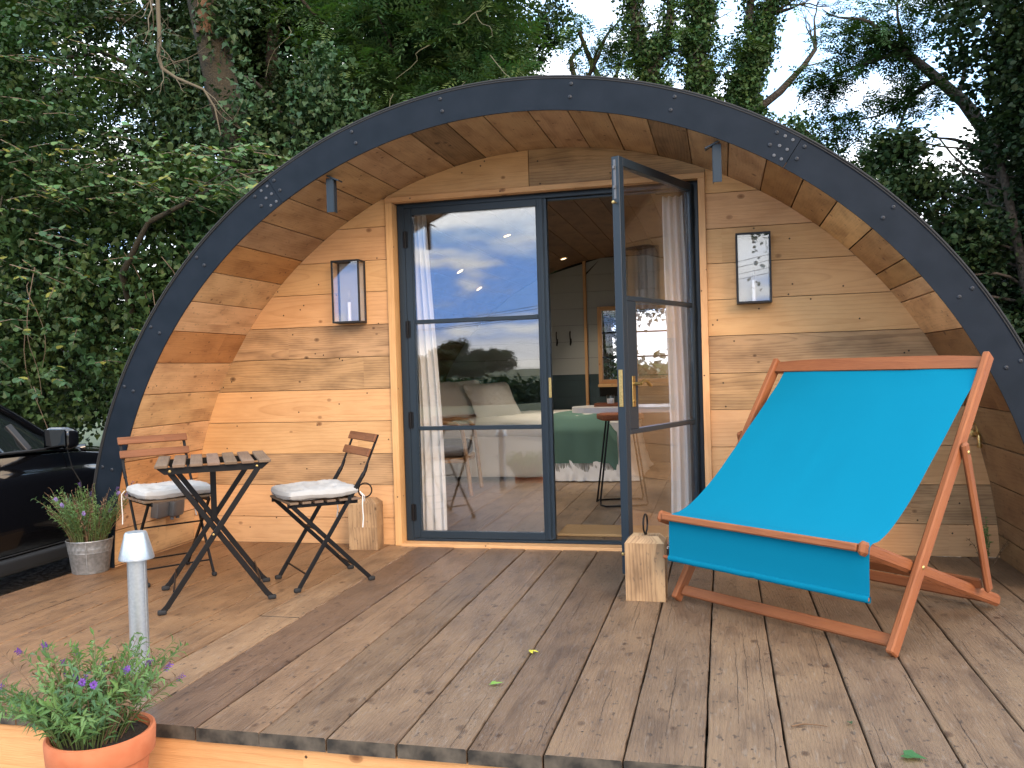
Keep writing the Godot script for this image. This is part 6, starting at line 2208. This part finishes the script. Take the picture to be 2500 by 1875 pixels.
	crown(o, "leaves", "ash", [[Vector3(-0.5, 5.2, 0), Vector3(0.9, 0.6, 0.7)], [Vector3(0.5, 5.5, 0.2), Vector3(0.8, 0.6, 0.7)], [Vector3(-0.4, 6.3, 0), Vector3(1.2, 0.8, 0.8)], [Vector3(0.7, 6.6, 0), Vector3(0.7, 0.5, 0.7)], [Vector3(-1.2, 4.6, 0), Vector3(0.6, 0.7, 0.6)]], 900, Color(0.075, 0.135, 0.045), 0.8, 61, 0.08, 1.3, 1.6)
	# three ivied stems against the sky
	var stems := [[[Vector3(1.75, -0.3, -8.3), Vector3(1.35, 2.6, -8.2), Vector3(1.0, 4.6, -8), Vector3(0.80, 5.4, -8), Vector3(0.60, 6.0, -8), Vector3(0.48, 6.9, -8), Vector3(0.40, 8.0, -8)], [0.5, 0.42, 0.34, 0.30, 0.26, 0.22, 0.2], "ivy-covered forked stem against the sky, nearest the light airy ash", [Vector3(0.80, 5.5, -8), Vector3(1.05, 6.1, -8), Vector3(1.12, 7.0, -8), Vector3(1.15, 8.0, -8)]], [[Vector3(1.9, -0.3, -8.4), Vector3(1.75, 2.6, -8.3), Vector3(1.62, 4.6, -8), Vector3(1.50, 5.2, -8), Vector3(1.46, 5.9, -8), Vector3(1.50, 6.7, -8), Vector3(1.55, 8.0, -8)], [0.5, 0.46, 0.40, 0.34, 0.36, 0.33, 0.3], "ivy-covered upright stem, the thick middle one of three against the sky", []], [[Vector3(2.3, -0.3, -8.5), Vector3(2.1, 2.6, -8.3), Vector3(1.95, 4.4, -8), Vector3(2.10, 5.1, -8), Vector3(2.33, 5.7, -8), Vector3(2.52, 6.4, -8), Vector3(2.75, 8.0, -8)], [0.5, 0.48, 0.44, 0.33, 0.29, 0.22, 0.2], "ivy-covered leaning stem with bare twigs, right of the thick middle one", [Vector3(2.38, 5.75, -8), Vector3(2.22, 6.2, -8), Vector3(2.27, 6.9, -8), Vector3(2.3, 7.6, -8)]]]
	for k in 3:
		var sset: Array = stems[k]
		var path: Array = sset[0]
		var rad: Array = sset[1]
		bp = path[0]
		o = thing("ivied_tree", sset[2], "tree", bp, 0.0, "ivy-covered stems behind the cabin")
		var lp := []
		for p in path: lp.append(p - bp)
		var trr := []
		for q in rad: trr.append(q * 0.3)
		mb = Mb.new()
		mb.tube(lp, trr, 9)
		var fork: Array = sset[3]
		var lf := []
		for p in fork: lf.append(p - bp)
		if lf.size(): mb.tube(lf, [0.07, 0.06, 0.05, 0.04], 8)
		part(o, "trunk", mb, M.bark)
		mb = Mb.new()
		if k == 2:
			var arm := [Vector3(2.2, 4.75, -8) - bp, Vector3(2.62, 5.05, -8) - bp, Vector3(2.95, 5.38, -8) - bp, Vector3(3.12, 5.6, -8) - bp, Vector3(3.12, 5.95, -8) - bp]
			mb.tube(arm, [0.06, 0.055, 0.04, 0.03, 0.015], 8)
			for i in 5: twigs(mb, r, arm[2 + i % 3], Vector3(r.randf_range(-0.6, 0.8), r.randf_range(0.1, 1.0), 0), r.randf_range(0.4, 0.7), 0.014, 2)
			mb.tube([Vector3(2.65, 4.45, -8) - bp, Vector3(2.95, 4.45, -8) - bp, Vector3(3.2, 4.2, -8) - bp, Vector3(3.35, 3.8, -8) - bp], [0.035, 0.032, 0.028, 0.02], 7)
			for i in 4: twigs(mb, r, Vector3(2.5, 6.2, -8) - bp, Vector3(1.0, r.randf_range(-0.1, 0.5), 0), r.randf_range(0.7, 1.2), 0.022, 2)
			for i in 3: twigs(mb, r, Vector3(2.0, 5.2, -8) - bp, Vector3(-0.5, 0.7, 0), 0.6, 0.012, 1)
		else:
			for i in 5: twigs(mb, r, lp[4] + Vector3(0, r.randf_range(-0.3, 0.8), 0), Vector3(r.randf_range(-1, 1), 0.6, 0), r.randf_range(0.5, 0.9), 0.018, 1)
		part(o, "twigs", mb, M.bark, "", "stuff")
		var bl := []
		for i in path.size() - 1:
			for u in 4:
				var p: Vector3 = lp[i].lerp(lp[i + 1], u / 4.0)
				if p.y < 2.6: continue
				var w: float = lerpf(rad[i], rad[i + 1], u / 4.0) * r.randf_range(0.85, 1.15)
				bl.append([p + Vector3(r.randf_range(-0.05, 0.05), 0, 0), Vector3(maxf(0.06, w - 0.15), 0.22, maxf(0.06, w - 0.16))])
		for i in lf.size():
			bl.append([lf[i], Vector3(0.06, 0.3, 0.06)])
			if i: bl.append([lf[i].lerp(lf[i - 1], 0.5), Vector3(0.07, 0.3, 0.07)])
		crown(o, "ivy_leaves", "ivy", bl, 1500, Color(0.038, 0.078, 0.022), 0.85, 70 + k, -0.28, 2.0, 3.0, 0.6)
		var wisp := []
		for i in 8: wisp.append([lp[4] + Vector3(r.randf_range(-0.7, 0.7), r.randf_range(-0.8, 1.2), r.randf_range(-0.3, 0.3)), Vector3(0.22, 0.15, 0.2)])
		crown(o, "leaves", "ash", wisp, 45, Color(0.09, 0.15, 0.06), 0.85, 80 + k, -0.5, 1.0, 1.5)
	# low growth that joins the stems behind the roof
	o = thing("roofline_ivy", "mound of ivy at the foot of the three stems, showing just above the steel rim", "ivy", Vector3(2.1, 3.2, -8.0))
	crown(o, "ivy_leaves", "ivy", [[Vector3(0.1, 1.1, 0), Vector3(0.8, 0.5, 0.5)], [Vector3(0.75, 0.75, 0), Vector3(0.55, 0.4, 0.4)], [Vector3(1.0, 0.3, 0), Vector3(0.5, 0.4, 0.4)], [Vector3(-0.5, 0.9, 0), Vector3(0.5, 0.5, 0.4)]], 800, Color(0.045, 0.088, 0.024), 1.0, 90, -0.2, 1.5, 2.5, 0.6)
	mb = Mb.new()
	for i in 9: limb(mb, r, Vector3(r.randf_range(-0.9, 1.2), -3.4, r.randf_range(-0.3, 0.3)), Vector3(r.randf_range(-0.7, 1.2), 1.0, 0), 0.03, 0.01, 0.05)
	part(o, "stems", mb, M.bark, "", "stuff")
	# ash on the right, leaning in
	o = thing("leaning_ash", "ash tree whose bough leans in over the right of the roof, sky behind its leaves", "tree", Vector3(5.3, -0.29, -6.2))
	bp = Vector3(5.3, -0.29, -6.2)
	mb = Mb.new()
	mb.tube([Vector3.ZERO, Vector3(-0.2, 2.0, 0.1), Vector3(4.85, 3.3, -6) - bp, Vector3(4.78, 3.75, -6) - bp, Vector3(4.55, 4.12, -6) - bp, Vector3(4.15, 4.55, -6) - bp, Vector3(3.85, 4.85, -6) - bp, Vector3(3.4, 5.0, -6) - bp], [0.16, 0.13, 0.10, 0.085, 0.07, 0.055, 0.04, 0.015], 10)
	for e in [[Vector3(4.3, 4.42, -6), Vector3(3.25, 4.0, -5.9)], [Vector3(4.3, 4.42, -6), Vector3(3.7, 3.7, -5.8)], [Vector3(3.9, 4.8, -6), Vector3(2.95, 4.45, -6.1)], [Vector3(3.7, 4.92, -6), Vector3(3.0, 5.4, -6)], [Vector3(4.72, 3.5, -6), Vector3(4.15, 3.75, -6)], [Vector3(4.5, 4.2, -6), Vector3(4.6, 5.4, -6)], [Vector3(4.0, 4.7, -6), Vector3(3.9, 5.6, -6)]]:
		limb(mb, r, e[0] - bp, e[1] - bp, 0.03, 0.006, 0.06)
	part(o, "trunk", mb, M.bark)
	crown(o, "leaves", "ash", [[Vector3(3.35, 3.95, -5.9) - bp, Vector3(0.62, 0.34, 0.4)], [Vector3(3.7, 3.55, -5.8) - bp, Vector3(0.5, 0.22, 0.4)], [Vector3(3.1, 4.5, -6) - bp, Vector3(0.5, 0.25, 0.4)], [Vector3(3.6, 5.1, -6) - bp, Vector3(0.75, 0.45, 0.5)], [Vector3(3.9, 4.75, -6) - bp, Vector3(0.6, 0.35, 0.5)], [Vector3(4.35, 5.3, -6) - bp, Vector3(0.5, 0.5, 0.5)], [Vector3(3.9, 4.25, -6) - bp, Vector3(0.5, 0.3, 0.4)], [Vector3(3.4, 3.4, -6) - bp, Vector3(0.35, 0.16, 0.3)]], 1050, Color(0.042, 0.088, 0.028), 0.72, 101, -0.02, 1.8, 1.7)
	# maple and dark trees on the right
	o = thing("maple_tree", "small-leaved maple with scattered leaves just over the right shoulder of the steel rim", "tree", Vector3(4.6, -0.29, -4.0))
	bp = Vector3(4.6, -0.29, -4.0)
	mb = Mb.new()
	limb(mb, r, Vector3.ZERO, Vector3(-0.3, 3.6, 0), 0.09, 0.03, 0.03)
	for i in 12: limb(mb, r, Vector3(-0.1, 1.4 + i * 0.17, 0), Vector3(-1.3 + r.randf_range(-0.3, 0.5), 1.9 + i * 0.17, r.randf_range(-0.3, 0.3)), 0.016, 0.003)
	part(o, "trunk", mb, M.bark)
	crown(o, "leaves", "clump", [[Vector3(-1.05, 3.1, 0), Vector3(0.5, 0.35, 0.4)], [Vector3(-0.7, 2.55, 0), Vector3(0.5, 0.4, 0.4)], [Vector3(-1.2, 3.5, 0), Vector3(0.4, 0.16, 0.3)], [Vector3(-1.5, 2.9, 0), Vector3(0.3, 0.25, 0.3)]], 420, dk, 0.55, 110, -0.1, 1.8, 1.6)
	var rt := [[Vector3(6.3, -0.29, -4.4), "dark dense tree at the right edge, its crown coming down to the cabin's shoulder", [[Vector3(-1.45, 4.4, 0.5), Vector3(1.0, 0.95, 0.9)], [Vector3(-1.3, 3.6, 0.7), Vector3(0.9, 0.7, 0.6)], [Vector3(-0.5, 3.0, 1.0), Vector3(0.9, 1.3, 0.6)], [Vector3(-1.3, 5.5, 0.2), Vector3(0.9, 0.5, 0.8)], [Vector3(-0.6, 3.4, 0), Vector3(1.6, 0.8, 1.0)], [Vector3(-1.0, 2.5, 0.2), Vector3(1.5, 0.7, 0.9)], [Vector3(-1.1, 1.6, 0.2), Vector3(1.7, 0.8, 0.9)], [Vector3(0.2, 5.2, 0), Vector3(1.4, 1.6, 1.2)], [Vector3(0.6, 2.0, 0), Vector3(1.5, 1.6, 1.2)], [Vector3(-1.2, 0.7, 0.2), Vector3(1.7, 0.7, 0.9)]], 3900], [Vector3(7.0, -0.29, -8.5), "tall dark tree behind the dense one at the right edge", [[Vector3(-1.6, 3.2, 0), Vector3(2.0, 1.2, 1.2)], [Vector3(-1.2, 1.6, 0), Vector3(2.4, 1.4, 1.2)], [Vector3(-0.2, 5.0, 0), Vector3(1.4, 1.8, 1.2)], [Vector3(0.6, 7.0, 0), Vector3(1.6, 1.6, 1.2)]], 1900], [Vector3(4.4, -0.29, -12.0), "low dark tree far behind the roof, right of the three ivied stems", [[Vector3(0.3, 1.6, 0), Vector3(1.8, 1.2, 1.0)], [Vector3(0.6, 3.0, 0), Vector3(1.4, 0.9, 1.0)]], 900]]
	for t in rt:
		o = thing("shade_tree", t[1], "tree", t[0], 0.0, "dark trees on the right")
		mb = Mb.new()
		limb(mb, r, Vector3.ZERO, Vector3(0.1, 5.0, 0), 0.2, 0.06, 0.03)
		for i in 9:
			var e: Array = t[2][i % t[2].size()]
			limb(mb, r, Vector3(0, maxf(0.6, e[0].y - 0.8), 0), e[0] + Vector3(r.randfn(0, 0.3), 0, 0), 0.05, 0.01)
		part(o, "trunk", mb, M.bark)
		crown(o, "leaves", "clump", t[2], t[3] * 4, Color(0.017, 0.034, 0.013), 0.54, 120 + int(t[3]), -0.2, 1.0, 2.0)
	# the tree beside the photographer, whose hanging spray the lantern mirrors
	o = thing("garden_tree", "slender tree behind the photographer's shoulder, one spray hanging over the path", "tree", Vector3(4.4, -0.29, 10.2))
	bp = Vector3(4.4, -0.29, 10.2)
	mb = Mb.new()
	limb(mb, r, Vector3.ZERO, Vector3(0.2, 4.6, 0), 0.1, 0.04, 0.03)
	for i in 7: limb(mb, r, Vector3(0.1, 2.4 + i * 0.3, 0), Vector3(r.randf_range(-0.9, 1.2), 3.0 + i * 0.35, r.randf_range(-0.9, 0.9)), 0.03, 0.008)
	limb(mb, r, Vector3(0.1, 2.9, 0), Vector3(2.75, 3.1, 7.6) - bp, 0.04, 0.008, 0.04)
	for i in 6: limb(mb, r, Vector3(2.75 + i * 0.12, 3.1, 7.6) - bp, Vector3(2.3 + i * 0.1, 2.9 - i * 0.12, 7.5) - bp, 0.006, 0.002)
	part(o, "trunk", mb, M.bark)
	crown(o, "leaves", "clump", [[Vector3(0.2, 3.6, 0), Vector3(1.0, 0.9, 1.0)], [Vector3(0.4, 4.8, 0.2), Vector3(0.9, 0.7, 0.9)]], 500, md, 1.0, 150)
	var sp := []
	var sc := PackedColorArray()
	for i in 130:
		sp.append(Transform3D(rand_basis(r, 0.5, 0.4) * r.randf_range(0.05, 0.08), Vector3(r.randf_range(2.1, 2.9), 0, r.randf_range(7.35, 7.75)) - bp + Vector3(0, (3.02 - absf(r.randfn(0, 0.26))) if i < 110 else r.randf_range(2.0, 2.35), 0)))
		sc.append(green(r, md))
	many(o, "hanging_leaves", shapes.hazel[0], sp, sc)
	# bush seen through the cabin's back window
	o = thing("window_bush", "leafy dark bush outside the cabin's back window", "bush", Vector3(-0.4, -0.29, -7.2))
	crown(o, "leaves", "ivy", [[Vector3(0, 1.2, 0), Vector3(0.95, 1.3, 0.6)], [Vector3(0.95, 2.3, 0.1), Vector3(0.9, 0.28, 0.4)], [Vector3(1.0, 1.0, 0.2), Vector3(0.35, 0.3, 0.3)]], 560, dk, 1.0, 140)
	mb = Mb.new()
	limb(mb, r, Vector3.ZERO, Vector3(0, 1.8, 0), 0.04, 0.01)
	part(o, "stem", mb, M.bark)


# the land that the glass mirrors: a field edge, oaks, hedges, cables
func beyond():
	var r := RandomNumberGenerator.new()
	r.seed = 90
	for e in [[-76.0, 62.0, 70.0, "long dark field hedge across the meadow in front of the cabin", 4200], [-60.0, 40.0, -46.0, "low far hedge beyond the wood behind the cabin", 700]]:
		var o := thing("field_hedge", e[3], "hedge", Vector3(0, 0, e[2]))
		var bl := []
		for i in 46:
			var x: float = lerpf(e[0], e[1], i / 45.0)
			bl.append([Vector3(x, (-1.5 if e[2] > 0 else 0.2) + r.randf_range(-0.1, 0.25), r.randf_range(-0.6, 0.6)), Vector3(2.0, r.randf_range(1.2, 1.5) if e[2] > 0 else 1.1, 1.4)])
		crown(o, "leaves", "far", bl, e[4], Color(0.03, 0.052, 0.018), 2.6, 200 + int(e[4]), -0.6)
	for e in [[Vector3(-40.0, -3.0, 120.0), 7.6, 7.0, "broad oak across the field, mirrored in the closed glazed door"], [Vector3(-44.0, -3.0, 150.0), 11.2, 9.5, "taller pale oak behind the broad one, mirrored in the closed glazed door"], [Vector3(-57.0, -3.0, 126.0), 7.4, 5.0, "smaller oak beside the broad one across the field"], [Vector3(-19.0, -3.0, 140.0), 6.6, 4.0, "small roundish field tree standing apart across the meadow"]]:
		var o := thing("field_oak", e[3], "tree", e[0], 0.0, "oaks across the field")
		var mb := Mb.new()
		var h: float = e[1]
		var w: float = e[2]
		limb(mb, r, Vector3(0, -1, 0), Vector3(0, h * 0.7, 0), 0.5, 0.2, 0.02)
		var bl := []
		for i in 22:
			var g := r.randf() * TAU
			var q := sqrt(r.randf())
			var c := Vector3(cos(g) * q * w * 0.8, h * (0.42 + 0.45 * r.randf() * (1.1 - q * q * 0.8)), sin(g) * q * w * 0.8)
			bl.append([c, Vector3(w * 0.26, h * 0.10, w * 0.26)])
			limb(mb, r, Vector3(0, h * 0.3, 0), c, 0.15, 0.04)
		part(o, "trunk", mb, M.bark)
		crown(o, "leaves", "far", bl, 2600, Color(0.035, 0.05, 0.018), 1.5, 220 + int(h * 10), -0.3, 0.35)
	var ends := [Vector3(-38, 0, 78), Vector3(8, 0, 24)]
	for k in 2:
		var o := thing("cable_pole", ["wooden cable pole far across the field", "wooden cable pole in the near corner of the field"][k], "pole", ends[k] + Vector3(0, -4.0 if k == 0 else -1.5, 0), 0.0, "poles that carry the overhead cables")
		var mb := Mb.new()
		mb.tube([Vector3(0, -0.5, 0), Vector3(0, 10.2 if k == 0 else 8.6, 0)], [0.13, 0.09], 10)
		part(o, "pole", mb, M.bark)
		mb = Mb.new()
		mb.box(at(Vector3(0, 9.3 if k == 0 else 6.9, 0), Basis(Vector3.UP, -0.9)), Vector3(1.6, 0.1, 0.1), 0.01)
		part(o, "cross_arm", mb, M.bark)
	var cb := thing("overhead_cables", "four thin overhead cables slung between two field poles", "cable", ends[0])
	for k in 4:
		var path := []
		for i in 25:
			var u := i / 24.0
			var p: Vector3 = ends[0].lerp(ends[1], u)
			p.y = lerpf(5.5, 5.0, u) + (0.5 if k > 1 else 0.0) - 4.0 * 1.0 * u * (1.0 - u)
			path.append(p + Vector3(0.5, 0, 0.5) * (k % 2) * 1.6 - ends[0])
		var mb := Mb.new()
		mb.tube(path, 0.014, 5)
		part(cb, "cable", mb, M.black)


# leaves and bits fallen on the deck
func litter():
	var r := RandomNumberGenerator.new()
	r.seed = 14
	for e in [[Vector3(0.94, 0.004, 1.923), lin(0.55, 0.50, 0.05), 0.05, 0.4, "yellow fallen leaf lying in a joint between two deck boards", 2], [Vector3(0.876, 0.003, 2.309), lin(0.16, 0.30, 0.06), 0.055, 2.1, "light green fallen leaf sprig on the middle deck boards", 2], [Vector3(2.169, 0.004, 2.638), lin(0.03, 0.11, 0.035), 0.062, 1.2, "dark green lobed leaf lying near the front of the deck below the lounger", 1], [Vector3(2.056, 0.003, 2.429), lin(0.02, 0.05, 0.025), 0.02, 0.2, "tiny dark leaf scrap beside the dark green lobed leaf", 1]]:
		var mb := Mb.new()
		leaf_round(mb, Transform3D(Basis(Vector3.RIGHT, -0.12) * e[2], Vector3(0, 0.004, 0)), e[5])
		if e[5] == 2:
			leaf_round(mb, Transform3D(Basis(Vector3.UP, 0.8) * (e[2] * 0.7), Vector3(0.004, 0.006, 0.01)), 2)
		var o := part(self, "fallen_leaf", mb, solid(e[1], 0.6))
		o.position = e[0]
		o.rotation.y = e[3]
		tag(o, e[4], "leaf", "leaves fallen on the deck")
	var mb := Mb.new()
	mb.tube([Vector3(-0.045, 0.004, 0.012), Vector3(-0.01, 0.006, -0.006), Vector3(0.03, 0.005, -0.009), Vector3(0.06, 0.004, -0.004)], [0.003, 0.0026, 0.002, 0.0012], 6)
	var o := part(self, "fallen_twig", mb, mk(lin(0.14, 0.08, 0.04), 0.9))
	o.position = Vector3(1.927, 0.002, 2.479)
	tag(o, "short brown twig lying on the front deck boards", "twig")
